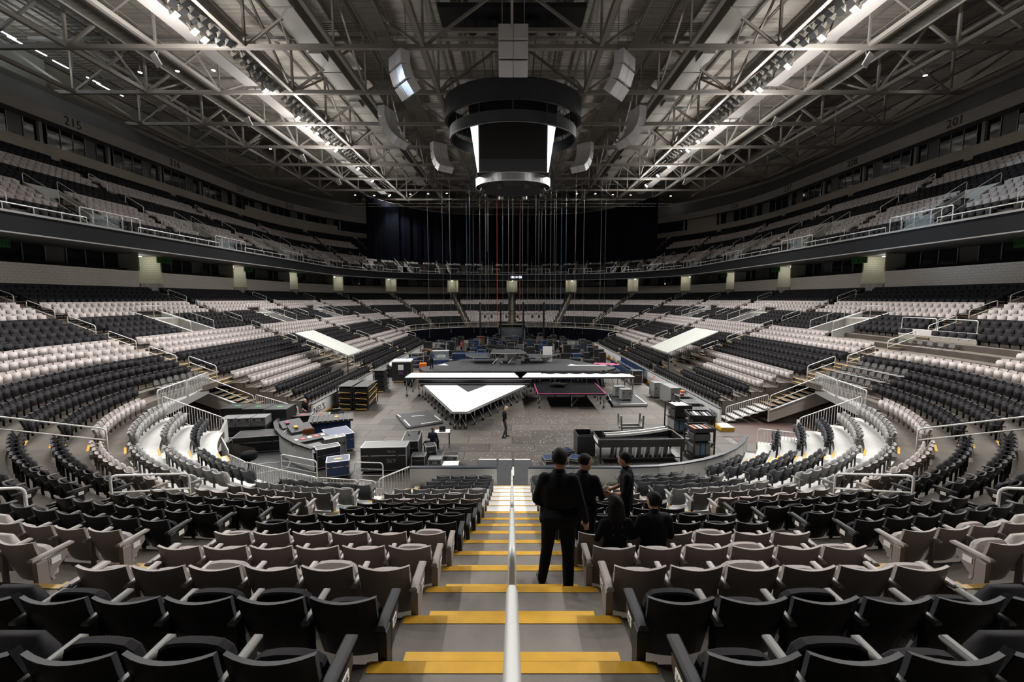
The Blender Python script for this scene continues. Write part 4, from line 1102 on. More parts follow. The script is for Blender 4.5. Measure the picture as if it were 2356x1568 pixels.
for side, lst in ((-1, ONL), (1, ONR)):
    ys = sorted([y_at_x(px, py, side*25.1) for px, py in lst]); fy[side] = ys
    ys = [ys[0]-18, ys[0]-12.5, ys[0]-7] + ys
    for n_, y in enumerate(ys):
        sd = 'left' if side < 0 else 'right'
        if abs(((y-14.4+4) % 8)-4) < .5: y += .6
        flood(side*25.1, y, 29.0, 'on', side, dict(label='glaring lit floodlight, %s in the %s roof row' % (ORD[n_], sd), group='lit floodlights under the roof'))
        ld = bpy.data.lights.new('flood_beam', 'SPOT'); ld.energy = FLOOD_W; ld.spot_size = math.radians(104); ld.spot_blend = 0.4; ld.shadow_soft_size = 0.3; ld.color = (1.0, 0.965, 0.92)
        lo = bpy.data.objects.new('flood_beam', ld); col.objects.link(lo); lo.location = (side*25.0, y, 28.7)
        l2 = bpy.data.lights.new('added_uplight', 'SPOT'); l2.spot_size = math.radians(172); l2.spot_blend = .35; l2.energy = FLOOD_W*UPLIGHT; l2.shadow_soft_size = .25; l2.color = (1.0, .96, .91)  # added unseen uplight below the fixture, brightens the roof in place of spill
        lo2 = bpy.data.objects.new('added_uplight', l2); col.objects.link(lo2); lo2.location = (side*25.1, y, 26.6); lo2.rotation_euler = (PI, 0, 0)
        tgt = Vector((side*9.0, 8+(y-30)*1.3, 0)) if n_ >= 3 else Vector((side*3.0, 21.0+n_, 0)); lo.rotation_euler = (tgt-lo.location).to_track_quat('-Z', 'Y').to_euler()
# one cooler lamp on the left row
flood(-25.1, y_at_x(468, 93, -25.1), 29.0, 'blue', -1, dict(label='bluish lit floodlight at the end of a left roof bay', group='lit floodlights under the roof'))
ld = bpy.data.lights.new('blue_beam', 'SPOT'); ld.energy = 26000; ld.spot_size = math.radians(13); ld.spot_blend = .8; ld.shadow_soft_size = .25; ld.color = (.62, .82, 1.0)
lo = bpy.data.objects.new('blue_beam', ld); col.objects.link(lo); lo.location = (-24.9, y_at_x(468, 93, -25.1), 28.6); lo.rotation_euler = (Vector((33.2, 33.6, 15.2))-lo.location).to_track_quat('-Z', 'Y').to_euler()
# switched-off fixtures, two staggered rows each side
cnt = 0
for side in (-1, 1):
    for row in (0, 1):
        j = 0; y = 27.0
        while y < 68:
            if abs(((y-14.4+4) % 8)-4) > .62:
                cnt += 1; j += 1
                o = flood(side*(23.4+row*.85), y, 29.0+.1*row, 'off', side, dict(label='dark unlit floodlight, %s of the %s %s row' % (ORD[min(j-1, 68)], 'inner' if row == 0 else 'outer', 'left' if side < 0 else 'right'), group='unlit floodlights under the roof'))
                o.rotation_euler[2] += random.uniform(-.35, .35)
            y += 0.98
# small house lamps
HL = [(322,163),(408,160),(491,158),(2129,170),(241,152),(817,447),(861,448),(944,445),(985,444),(1028,443),(1327,444),(1370,444),(1410,446),(1451,447),(1543,449),(622,340),(595,338)]
b_ = MB(); b_.lathe([(.12,-.02),(.17,-.16)], 'house_on', n=12); HLM = b_.mesh('bulb'); b_ = MB(); b_.lathe([(.05,.5),(.05,.1),(.16,.0),(.2,-.14)], 'steel_dk', n=12); HLH = b_.mesh('shade')
def ray_z(px, py, z):
    u = (px-1178)/988; v = (784-py)/988; c, s = math.cos(th_), math.sin(th_); d = (u, c+v*s, -s+v*c); t = (z-CAM_H)/d[2]; return (d[0]*t, d[1]*t, z)
for n_, (px, py) in enumerate(HL):
    x, y, z = ray_z(px, py, 30.2)
    o = thing('house_lamp', 'small round house lamp in the roof, %s of its kind counting along' % ORD[n_], 'lamp', (x, y, z), 0, 'small house lamps in the roof')
    link('shade', HLH, o); link('bulb', HLM, o)
# fluorescent tubes of the gallery
for n_, (px, py) in enumerate([(40,95),(88,118),(140,148),(215,185),(238,199),(270,214),(15,78)]):
    x = -46.5; y = y_at_x(px, py, x); u = (px-1178)/988; v = (784-py)/988; z = CAM_H + (-math.sin(th_)+v*math.cos(th_))*(x/u)
    o = thing('fluorescent_lamp', 'lit fluorescent tube in the gallery high up, %s along the row' % ORD[n_], 'lamp', (x, y, z), 0, 'gallery fluorescent tubes')
    q = MB(); q.bb(-.06, -.75, -.04, .06, .75, .0, 'tube_on'); q.build('tube', o); q = MB(); q.bb(-.1, -.8, .0, .1, .8, .06, 'trim'); q.build('fitting', o)
for y in (14, 24, 34, 44):
    ld = bpy.data.lights.new('gallery_light', 'POINT'); ld.energy = 130; ld.shadow_soft_size = .5; ld.color = (.9, .96, 1)
    lo = bpy.data.objects.new('gallery_light', ld); col.objects.link(lo); lo.location = (-47.6, y, 32.4)
# ================================================================ SCOREBOARD
YS = 47.4
def ring_band(b_, r, z0, z1, k, th=.18, n=64, a0=0, a1=2*PI, kin=None):
    for i in range(n):
        t0 = a0+(a1-a0)*i/n; t1 = a0+(a1-a0)*(i+1)/n; c0, s0, c1, s1 = math.cos(t0), math.sin(t0), math.cos(t1), math.sin(t1); ri = r-th
        b_.quad((r*c0,r*s0,z0), (r*c1,r*s1,z0), (r*c1,r*s1,z1), (r*c0,r*s0,z1), k); b_.quad((ri*c1,ri*s1,z0), (ri*c0,ri*s0,z0), (ri*c0,ri*s0,z1), (ri*c1,ri*s1,z1), kin or k)
        b_.quad((ri*c0,ri*s0,z0), (ri*c1,ri*s1,z0), (r*c1,r*s1,z0), (r*c0,r*s0,z0), kin or k); b_.quad((r*c0,r*s0,z1), (r*c1,r*s1,z1), (ri*c1,ri*s1,z1), (ri*c0,ri*s0,z1), kin or k)
sb = thing('scoreboard', 'black centre-hung scoreboard with two dark rings and four screens', 'scoreboard', (0.1, YS, 0))
b_ = MB(); ring_band(b_, 7.15, 26.35, 28.35, 'screen_dk', .3); upr = b_.build('upper_ring', sb)
b_ = MB(); ring_band(b_, 6.65, 24.5, 25.6, 'screen', .22); ring_band(b_, 6.67, 24.48, 24.52, 'trim', .04); b_.build('middle_ring', sb)
b_ = MB()
for i in range(48):
    t = 2*PI*i/48; b_.bar((6.85*math.cos(t),6.85*math.sin(t),26.6), (6.3*math.cos(t),6.3*math.sin(t),26.75), .05, .05, 'dkmetal')
tag(b_.build('ring_braces', upr), kind='stuff')
# drum with four screens and four white corner panels, tapering downwards
zt, zb = 26.2, 20.55
hwt, hwb = 3.42, 3.42; ct_, cb_ = 4.45, 3.58
def oct_pts(hw, off): return [(-hw,-off),(hw,-off),(off,-hw),(off,hw),(hw,off),(-hw,off),(-off,hw),(-off,-hw)]
T, B = oct_pts(hwt, ct_), oct_pts(hwb, cb_)
for i in range(8):
    j = (i+1) % 8; a, c = B[i], B[j]; a2, c2 = T[i], T[j]
    q = MB()
    if i % 2 == 0:
        cxm, cym = (a[0]+c[0])/2, (a[1]+c[1])/2; nl = math.hypot(cxm, cym); ux, uy = cxm/nl*.12, cym/nl*.12
        # vertical screen face slightly proud
        q.add([(a[0]+ux,a[1]+uy,zb),(c[0]+ux,c[1]+uy,zb),(c[0]+ux,c[1]+uy,zt),(a[0]+ux,a[1]+uy,zt),(a[0],a[1],zb),(c[0],c[1],zb),(c[0],c[1],zt),(a[0],a[1],zt)], [(0,1,2,3),(7,6,5,4),(0,4,5,1),(1,5,6,2),(2,6,7,3),(3,7,4,0)], 'screen')
        s_ = q.build('screen', sb); MB().bar((a[0]+ux*1.2,a[1]+uy*1.2,zb), (c[0]+ux*1.2,c[1]+uy*1.2,zb), .06, .06, 'trim').build('lower_edge', s_)
    else:
        f = .82; 
        m0 = lambda p_, q_, t: (p_[0]+(q_[0]-p_[0])*t, p_[1]+(q_[1]-p_[1])*t)
        am, cm = m0(a, a2, f), m0(c, c2, f); zm = zb+(zt-zb)*f
        q.quad((a[0],a[1],zb), (c[0],c[1],zb), (cm[0],cm[1],zm), (am[0],am[1],zm), 'sbwhite'); q.build('corner_panel', sb)
        q = MB(); q.quad((am[0],am[1],zm), (cm[0],cm[1],zm), (c2[0],c2[1],zt+1.2), (a2[0],a2[1],zt+1.2), 'dkmetal'); q.build('corner_cap', sb)
b_ = MB(); b_.add([(p[0]*.98,p[1]*.98,zb+.02) for p in B]+[(p[0]*.98,p[1]*.98,zt) for p in T]+[(p[0]*.8,p[1]*.8,29.0) for p in T], [tuple(range(7,-1,-1))]+[(i,(i+1)%8,8+(i+1)%8,8+i) for i in range(8)]+[(8+i,8+(i+1)%8,16+(i+1)%8,16+i) for i in range(8)], 'black'); b_.build('core', sb)
b_ = MB(); ring_band(b_, 3.98, 19.75, 20.5, 'silver', .1, kin='black'); lr = b_.build('lower_ring', sb)
b_ = MB(); ring_band(b_, 4.0, 19.7, 19.77, 'white', .06); ring_band(b_, 4.0, 20.48, 20.53, 'white', .06); b_.build('bright_edge', lr)
b_ = MB(); b_.lathe([(3.3, 19.4), (3.7, 19.75), (3.4, 20.5)], 'black', n=40); b_.build('belly', sb)
for i in range(8):
    t = 2*PI*i/8+PI/8; b_ = MB(); b_.box((3.45*math.cos(t), 3.45*math.sin(t), 19.3), (.5, .35, .42), 'dkmetal', rz=t+PI/2, rx=-.4); b_.box((3.3*math.cos(t), 3.3*math.sin(t), 19.22), (.4, .05, .3), 'spk', rz=t+PI/2, rx=-.4); b_.build('monitor', sb)
for i in range(12):
    t = 2*PI*i/12; b_ = MB(); b_.cyl((6.5*math.cos(t),6.5*math.sin(t),25.5), (6.5*math.cos(t),6.5*math.sin(t),26.6), .03, 'chrome', 5)
    b_.build('hanger_rod', sb)
for i in range(8):
    t = 2*PI*i/8; b_ = MB(); b_.cyl((2.6*math.cos(t),2.6*math.sin(t),28.4), (3.2*math.cos(t),3.2*math.sin(t),34), .05, 'chain', 5); b_.build('suspension_cable', sb)
sb.scale = (1, .79, 1)
# ================================================================ SPEAKER CLUSTERS
SPKB = MB().bb(-.52, -.42, -.52, .52, .42, .52, 'spk', .03).mesh('speaker_box')
def cluster(label, loc, rz, n, curve, w2=2, sc=1.0):
    o = thing('speaker_cluster', label, 'speaker', loc, rz, 'hung speaker clusters'); o.scale = (sc, sc, sc)
    y = 0; z = 0; a = 0
    for i in range(n):
        for j in range(w2):
            s_ = link('speaker_box', SPKB, o, ((j-(w2-1)/2)*1.08, y, z)); s_.rotation_euler = (a, 0, 0)
        a2 = a+curve; z -= (math.cos(a)+math.cos(a2))*.54; y += (math.sin(a)+math.sin(a2))*.54*1; a = a2
    MB().bar((-.9, .2, .6), (.9, .2, .6), .1, .1, 'steel').build('hanging_frame', o)
    for sx in (-.8, .8): MB().cyl((sx, .2, .6), (sx, .2, 4.5), .04, 'steel', 5).build('hanging_rod', o)
    return o
cluster('light grey six-box speaker cluster hanging above the scoreboard front', (0.1, 36.2, 28.7), 0, 3, .22, 2, 1.1)
for side in (-1, 1):
    cluster('tilted white speaker cluster hanging %s of the scoreboard, nearest' % SDW[side], (side*9.3, 37.5, 27.4), side*.85, 3, .35)
    cluster('tilted white speaker cluster hanging %s of the scoreboard, middle' % SDW[side], (side*13.2, 47.5, 27.3), side*1.9, 4, .28)
    cluster('tilted white speaker cluster hanging %s of the scoreboard, farthest' % SDW[side], (side*9.6, 58.5, 27.6), side*2.45, 4, .3)
# small pale square panels
for side in (-1, 1):
    for n_, yy in enumerate((39, 52, 65, 78)):
        o = thing('ceiling_horn', 'small pale square horn speaker under the %s roof, %s along' % (SDW[side], ORD[n_]), 'speaker', (side*30.5, yy, 28.3), side*.6, 'square horn speakers')
        MB().bb(-.5, -.05, -.5, .5, .05, .5, 'spk', .02).build('face', o).rotation_euler = (.5, 0, 0); MB().bar((0, .1, .1), (0, .2, 1.0), .06, .06, 'steel').build('stem', o)
# ================================================================ DUCTS, CATWALKS, PIPES
for side in (-1, 1):
    o = thing('air_duct', 'long boxy grey air duct under the %s roof' % SDW[side], 'duct', (side*18.6, 0, 0), 0, 'roof air ducts')
    for j in range(14):
        b_ = MB(); b_.bb(-1.05, 22+j*5, 31.2, 1.05, 26.9+j*5, 33.2, 'duct', .06); b_.build('duct_section', o)
        if j % 2 == 0:
            b_ = MB(); b_.bb(-.6, 23.0+j*5, 30.95, .6, 24.6+j*5, 31.2, 'duct'); b_.build('outlet', o)
    # catwalks
    for n_, (xx, zz) in enumerate(((11.3, 30.2), (33.5, 30.6))):
        o = thing('catwalk', '%s slatted steel catwalk along the %s roof' % (('inner', 'outer')[n_], SDW[side]), 'catwalk', (side*xx, 0, zz), 0, 'roof catwalks')
        for j in range(9):
            b_ = MB(); b_.bb(-.85, 16+j*8.05, -.05, .85, 23.95+j*8.05, .03, 'duct'); d_ = b_.build('deck_plate', o)
            b_ = MB()
            for t in range(11): b_.bb(-.85, 16.3+j*8.05+t*.73, -.075, .85, 16.36+j*8.05+t*.73, -.05, 'steel_dk')
            tag(b_.build('cross_bars', d_), kind='stuff')
        for sx in (-.88, .88):
            b_ = MB(); b_.bb(sx-.04, 16, -.2, sx+.04, 88, .08, 'steel'); b_.build('edge_beam', o)
            for hz in (.5, 1.05): MB().tube([(sx, 16, hz), (sx, 88, hz)], .03, 'steel', 4).build('guard_rail', o)
            b_ = MB()
            for t in range(37): b_.bar((sx, 16+t*2, 0), (sx, 16+t*2, 1.05), .04, .04, 'steel')
            tag(b_.build('posts', o), kind='stuff')
    # light catwalk plate that carries the floodlights
    o = thing('light_catwalk', 'narrow catwalk carrying the %s floodlights' % SDW[side], 'catwalk', (side*26.6, 0, 29.6), 0, 'roof catwalks')
    MB().bb(-.7, 10, -.05, .7, 92, .03, 'ringbeam').build('deck_plate', o); MB().bb(-.75, 10, .9, -.69, 92, 1.0, 'steel').build('guard_rail', o); MB().bb(.69, 10, .9, .75, 92, 1.0, 'steel').build('guard_rail', o)
    for xx in (-2.2, -3.3): MB().bb(side*xx-.05, 10, .15, side*xx+.05, 92, .25, 'steel_dk').build('mounting_pipe', o)
# floodlight cross brackets on the chords (bright bars)
# pipe bundles across the roof
for n_, yy in enumerate((27.2, 35.5, 43.2, 51.5, 59.8)):
    o = thing('pipe_bundle', 'bundle of thin pipes crossing the roof, %s from the camera' % ORD[n_], 'pipes', (0, yy, 33.7), 0, 'roof pipe bundles')
    for j in range(5):
        w_ = 21-j*.35; MB().tube([(-w_, j*.3, 1.0), (-w_, j*.3, .3), (-w_+.4, j*.3, 0), (w_-.4, j*.3, 0), (w_, j*.3, .3), (w_, j*.3, 1.0)], .055, 'duct', 5).build('pipe', o)
# mechanical boxes above the scoreboard
o = thing('winch_frame', 'dark hoist frame and winches in the roof above the scoreboard', 'hoist', (0, 41.5, 31.0))
MB().bb(-6.5, -1.4, 2.2, 6.5, 1.4, 2.6, 'black').build('platform', o); MB().bb(-5.5, -.8, .6, 5.5, -.5, .9, 'steel').build('beam', o); MB().bb(-5.5, 1.0, .0, 5.5, 1.2, .3, 'steel').build('beam', o)
for x in (-3.6, -1.8, 1.8, 3.6): MB().lathe([(.45, -.5), (.55, -.3), (.55, .3), (.45, .5)], 'dkmetal', (x, 0, 1.4), 12).build('winch_drum', o)
# curved track behind the scoreboard
o = thing('curved_track', 'curved pale roof track behind the scoreboard', 'track', (0, 68.7, 26.8)); b_ = MB()
b_.tube([(12.6*math.cos(t), 11.0*math.sin(t), 0) for t in [PI*i/28 for i in range(29)]][::1], .22, 'duct', 6); b_.build('beam', o)
for t in (.3, 1.0, PI-1.0, PI-.3): MB().cyl((12.6*math.cos(t), 11*math.sin(t), 0), (12.6*math.cos(t), 11*math.sin(t), 3), .05, 'steel', 5).build('hanger', o)
# low lattice truss in front of the curtain
o = thing('lattice_truss', 'long pale lattice truss hung above the black curtain', 'truss', (0, 88, 26.2))
for dz in (0, .6): MB().bb(-32, -.05, dz-.05, 32, .05, dz+.05, 'steel').build('chord', o)
b_ = MB()
for i in range(80): b_.bar((-32+i*.8, 0, 0 if i % 2 else .6), (-31.2+i*.8, 0, .6 if i % 2 else 0), .04, .04, 'steel')
tag(b_.build('lacing', o), kind='stuff')
# ================================================================ BLACK CURTAIN
o = thing('black_curtain', 'huge black curtain closing off the far upper deck', 'curtain'); b_ = MB(); RCU = 30.6
L = half_len(RCU); s0 = S_of('far', 35, RCU)
for side in (-1, 1):
    prev = None; n = 300
    for j in range(n+1):
        S = s0+(L-s0)*j/n; fold = .16*math.sin(S*2.6)+.07*math.sin(S*7.1+1); x, y, nx, ny = P(S, RCU+fold, side); f = (S-s0)/(L-s0)
        zt_ = 28.3-1.4*math.sin(min(1, f*1.6)*PI/2); zb_ = 16.0-.5*f
        cur = ((x,y,zb_), (x-nx*.02,y-ny*.02,(zb_+zt_)/2), (x,y,zt_))
        if prev: b_.quad(prev[0], cur[0], cur[1], prev[1], 'curtain'); b_.quad(prev[1], cur[1], cur[2], prev[2], 'curtain')
        prev = cur
b_.build('cloth', o, smooth=True)
b_ = MB(); b_.tube([(*P(s0+(L-s0)*j/30, RCU, 1)[:2], 28.35-1.4*math.sin(min(1, j/30*1.6)*PI/2)) for j in range(31)] + [(*P(s0+(L-s0)*j/30, RCU, -1)[:2], 28.35-1.4*math.sin(min(1, j/30*1.6)*PI/2)) for j in range(30, -1, -1)], .07, 'steel', 5); b_.build('hanging_track', o)
# ================================================================ HOIST CHAINS
CH = [(987,475,'chain'),(1020,478,'chain'),(1037,480,'chain'),(1075,470,'chain_blue'),(1082,470,'chain'),(1090,470,'chain'),(1105,475,'chain'),(1118,465,'chain'),(1124,465,'chain'),(1144,455,'rope_red'),(1157,470,'chain'),(1170,470,'chain'),(1180,470,'chain'),(1196,450,'rope_red'),(1202,475,'chain'),(1214,465,'chain_blue'),(1232,470,'chain'),(1239,475,'chain'),(1254,470,'chain'),(1266,475,'chain_blue'),(1274,470,'chain'),(1278,470,'chain'),(1290,430,'chain_blue'),(1301,475,'chain'),(1322,485,'chain'),(1341,470,'chain'),(1380,455,'chain'),(1390,455,'chain')]
for n_, (px, py, kk) in enumerate(CH):
    yy = 66+((n_*7) % 12); u = (px-1178)/988; x = u*(yy*math.cos(th_)); x = u*yy*.995; zt_ = 28.6
    zb_ = 2.2+(n_*13 % 5)*.6
    o = thing('hoist_chain', '%s hanging straight down at the far end, %s across' % ({'chain':'thin grey hoist chain','chain_blue':'thin bluish hoist chain','rope_red':'reddish rigging rope'}[kk], ORD[n_]), 'chain', (x, yy, zb_), 0, 'rigging lines above the far stage')
    MB().tube([(0, 0, 0), (0, 0, zt_-zb_)], .022 if kk != 'rope_red' else .03, kk, 4).build('line', o); MB().lathe([(.03, -.25), (.09, -.2), (.09, 0), (.03, .05)], 'dkmetal', n=6).build('hook', o)
for n_, px in enumerate((1037, 1122, 1245, 1322)):
    yy = 80; x = (px-1178)/988*yy; o = thing('rigging_bridle', 'inverted V rigging bridle in the roof, %s across' % ORD[n_], 'cable', (x, yy, 24.5), 0, 'rigging bridles')
    for dx in (-3, 3): MB().tube([(0, 0, 0), (dx, 0, 4.2)], .03, 'chain', 4).build('leg_cable', o)
    MB().tube([(0, 0, 0), (0, 0, -8)], .035, 'dkmetal', 4).build('drop_cable', o)
# LED clock on the ribbon at the far end
o = thing('led_clock', 'small lit blue-white digital clock on the far ribbon band', 'clock', (0.9, YF+RFA-.12, 12.62)); MB().bb(-1.5, -.03, -.42, 1.5, .03, .42, 'black').build('panel', o); text('10:14 08', .72, (0, -.05, 0), (PI/2, 0, 0), 'led', o, 'digits', .01)
for side, px in ((-1, 829), (1, 1527)):
    x = (px-1178)/988*88.5; o = thing('suite_screen', 'small lit blue screen in a %s suite near the far end' % SDW[side], 'screen', (x, 88.5, 10.9)); MB().bb(-.5, -.03, -.3, .5, .03, .3, 'black').build('bezel', o); text('7:1' if side < 0 else '1', .5, (0, -.05, 0), (PI/2, 0, 0), 'led', o, 'digits', .01)
# ================================================================ STAGE
def leg_meshes(h):
    a = MB(); a.cyl((0,0,.14), (0,0,h), .03, 'chrome', 6); a.cyl((0,0,h*.35), (0,0,h*.62), .042, 'dkmetal', 6)
    c = MB()
    for i in range(10):
        t0, t1 = 2*PI*i/10, 2*PI*(i+1)/10
        c.add([(-.03,.1*math.cos(t0),.1+.1*math.sin(t0)),(-.03,.1*math.cos(t1),.1+.1*math.sin(t1)),(.03,.1*math.cos(t1),.1+.1*math.sin(t1)),(.03,.1*math.cos(t0),.1+.1*math.sin(t0)),(-.03,0,.1),(.03,0,.1)], [(0,1,2,3),(0,4,1),(3,2,5)], 'black')
    c.bb(-.05, -.02, .1, -.035, .02, .26, 'chrome'); c.bb(.035, -.02, .1, .05, .02, .26, 'chrome')
    return a.mesh('leg'), c.mesh('caster')
LEGM = {}
def add_leg(o, x, y, h, brace=None, z0=0.0, caster=True):
    if h not in LEGM: LEGM[h] = leg_meshes(h)
    l = link('leg', LEGM[h][0], o, (x, y, z0)); 
    if caster: link('caster', LEGM[h][1], l, (0, 0, 0), random.uniform(0, 3))
    if brace: MB().cyl((x, y, z0+.2), (x+brace[0], y+brace[1], z0+h-.05), .02, 'chrome', 5).build('brace', o)
def edge_pts(a, c, step):
    L = math.dist(a, c); n = max(1, round(L/step)); return [(a[0]+(c[0]-a[0])*i/n, a[1]+(c[1]-a[1])*i/n) for i in range(n+1)]
ts = thing('thrust_stage', 'white arrow-shaped stage deck with black notch on chrome legs', 'stage', (0, 0, 0))
TP = [(-7.08, 33.6), (-3.64, 25.48), (-2.71, 25.48), (1.17, 33.6)]
MB().prism(TP, .98, 1.10, 'dkmetal', 'black').build('deck_frame', ts)
def topc(n, cells):
    for c in cells: MB().prism(c, 1.1, 1.118, 'stagewhite').build('white_panel', ts)
TI = [(-6.98, 33.55), (-3.60, 25.56), (-2.75, 25.56), (1.06, 33.55)]
topc(0, [[TI[0], TI[1], (-3.23, 25.56), (-3.23, 31.05), (-4.35, 33.55)], [(-3.23, 25.56), TI[2], TI[3], (-2.0, 33.55), (-3.23, 31.05)]])
MB().prism([(-4.35, 33.55), (-3.23, 31.05), (-2.0, 33.55)], 1.1, 1.114, 'deckgrey').build('notch_panel', ts)
for i in range(3):
    a, c = TP[i], TP[i+1]; MB().bar((a[0], a[1], 1.05), (c[0], c[1], 1.05), .05, .1, 'chrome').build('edge_rail', ts)
for (x, y) in edge_pts((-6.9, 33.2), (-3.6, 25.65), 1.0): add_leg(ts, x+.08, y+.05, 1.0, (.55, .3))
for (x, y) in edge_pts((.95, 33.2), (-2.75, 25.65), 1.1): add_leg(ts, x-.08, y+.05, 1.0, (-.5, .55))
for (x, y) in [(-3.2, 25.7), (-3.2, 28.5), (-4.6, 31), (-1.8, 31)]: add_leg(ts, x, y, 1.0, (0, .6))
sr = thing('stage_steps', 'two black step ledges behind the white arrow deck', 'steps')
for j, (y0, y1, z0, z1, xa, xb) in enumerate(((33.65, 34.1, 1.0, 1.22, -7.3, 1.4), (33.95, 34.4, 1.2, 1.5, -7.5, 1.6))):
    b_ = MB(); b_.bb(xa, y0, z0, xb, y1, z1, 'blackgloss'); s_ = b_.build('ledge', sr); MB().bb(xa, y0-.015, z1-.03, xb, y0, z1+.005, 'trim').build('edge_strip', s_)
for x in (-7.2, -4.5, -1.6, 1.2): add_leg(sr, x, 34.0, 1.0)
def bar_platform(label, pts, z=1.6, over=None):
    o = thing('white_walkway', label, 'stage', (0, 0, 0), 0, 'white stage walkways'); MB().prism(pts, z-.14, z, 'dkmetal', 'stagewhite').build('deck', o); return o
w1 = bar_platform('long narrow white walkway behind the arrow deck', [(-8.7, 34.3), (.58, 34.3), (.18, 36.5), (-8.66, 36.5)])
w2 = bar_platform('long narrow white walkway behind the pink edged platform', [(.8, 34.35), (10.05, 34.6), (9.85, 36.7), (1.3, 36.5)])
for (x, y) in edge_pts((-8.6, 34.5), (-7.6, 34.5), 1.0)+edge_pts((-8.5, 36.2), (.1, 36.2), 2.2): add_leg(w1, x, y, 1.46, (.4, .3))
for (x, y) in edge_pts((1.0, 34.6), (9.95, 34.8), 1.3)+edge_pts((1.6, 36.2), (9.7, 36.4), 2.2): add_leg(w2, x, y, 1.46, (-.45, .3))
b_ = MB(); pts = []
for i in range(40): pts.append((2.5+i*.19, 36.2+.15*math.sin(i*1.1), 1.62+.06*abs(math.sin(i*.9))))
b_.tube(pts, [.05+.09*abs(math.sin(i*.5)) for i in range(40)], 'cloth_black', 6); tag(b_.build('drape_roll', smooth=True), 'crumpled black drape lying along the back of the right white walkway', 'drape')
md = thing('main_stage_deck', 'large dark grey main stage deck behind the white walkways', 'stage')
DP = [(-7.9, 37.6), (8.5, 37.9), (9.6, 39.2), (5.8, 45.2), (-5.0, 45.2), (-8.6, 39.3)]
MB().prism(DP, 1.42, 1.58, 'black', 'deckgrey').build('deck', md)
for i in range(-6, 8): MB().bb(i*1.22-.01, 37.95, 1.58, i*1.22+.01, 44.8, 1.584, 'black').build('seam', md)
MB().bar((-7.9, 37.58, 1.55), (8.5, 37.88, 1.55), .05, .1, 'chrome').build('front_edge', md)
MB().prism([(-7.1, 40.8), (-6.1, 40.7), (-6.6, 41.8)], 1.58, 1.60, 'white').build('white_triangle', md)
MB().prism([(5.3, 40.6), (6.3, 40.5), (5.8, 41.6)], 1.58, 1.60, 'white').build('white_triangle', md); MB().bb(6.0, 40.5, 1.58, 9.0, 40.75, 1.62, 'white').build('white_strip', md)
for (x, y) in edge_pts((-7.7, 37.8), (8.3, 38.1), 2.0): add_leg(md, x, y, 1.42)
MB().quad((-7.8, 37.9, 0), (8.4, 38.2, 0), (8.4, 38.2, 1.42), (-7.8, 37.9, 1.42), 'curtain').build('skirt', md)
r1 = thing('riser_platform', 'raised grey drum riser on crossed legs at the stage back', 'riser', (0, 0, 0))
MB().prism([(-2.1, 41.6), (-.6, 41.2), (1.4, 41.6), (.9, 44.5), (-2.0, 44.5)], 2.6, 2.7, 'chrome', 'deckgrey').build('deck', r1)
for (x0, x1, y) in ((-1.9, -.9, 41.9), (-.9, -1.9, 42.0), (-.4, .4, 41.7)): MB().cyl((x0, y, 1.58), (x1, y, 2.6), .035, 'chrome', 6).build('cross_leg', r1)
for x in (-1.9, 1.1): add_leg(r1, x, 44, 1.0, z0=1.58, caster=False)
MB().bb(-.45, 42.2, 1.58, .5, 43.0, 2.5, 'gallery').build('inner_panel', r1)
for sd, pts in ((-1, [(-4.8, 43.8), (-3.9, 41.8), (-2.2, 41.9), (-2.2, 44.2)]), (1, [(1.5, 44.2), (1.5, 41.9), (3.4, 41.9), (4.7, 43.8)])):
    o = thing('stage_wing', 'angled grey side platform %s of the drum riser' % SDW[sd], 'riser', (0, 0, 0), 0, 'stage side platforms'); MB().prism(pts, 2.16, 2.26, 'chrome', 'deckgrey').build('deck', o)
    for p in pts: add_leg(o, p[0]*.97, p[1], .58, z0=1.58, caster=False)
o = thing('white_flat', 'upright white panel standing on the stage', 'panel', (3.6, 43.2, 1.58)); MB().bb(-.48, -.03, 0, .48, .03, 1.55, 'white').build('face', o); MB().bar((-.4, .05, .1), (-.4, .7, .05), .04, .04, 'chrome').build('foot', o)
pk = thing('pink_edged_platform', 'low black platform with pink edges on wheeled chrome legs', 'stage', (0, 0, 0))
PP = [(1.88, 30.5), (6.8, 30.6), (6.78, 35.2), (1.77, 35.2)]
MB().prism(PP, 1.0, 1.1, 'black', 'blackgloss').build('deck', pk)
for i in range(4):
    a, c = PP[i], PP[(i+1) % 4]; MB().bar((a[0], a[1], 1.105), (c[0], c[1], 1.105), .07, .03, 'pink').build('edge_strip', pk)
for (x, y) in edge_pts((2.0, 30.65), (6.7, 30.75), 2.4): add_leg(pk, x, y, 1.0, (.7, .2))
for (x, y) in edge_pts((6.7, 31.9), (6.65, 35), 1.0)+edge_pts((2.0, 32), (1.9, 35), 1.5): add_leg(pk, x, y, 1.0, (-.3, .3))
b_ = MB(); b_.ell((0,0,.16), (.75,.32,.16), 'cloth_black', 14, 6)
for i in range(len(b_.v)): x, y, z = b_.v[i]; b_.v[i] = (x, y+.06*math.sin(x*9), max(.0, z+.05*math.sin(x*13+y*7)))
tag(b_.build('cloth_bundle', None, (3.6, 33.0, 1.125), smooth=True), 'crumpled black cloth lying on the pink edged platform', 'cloth')
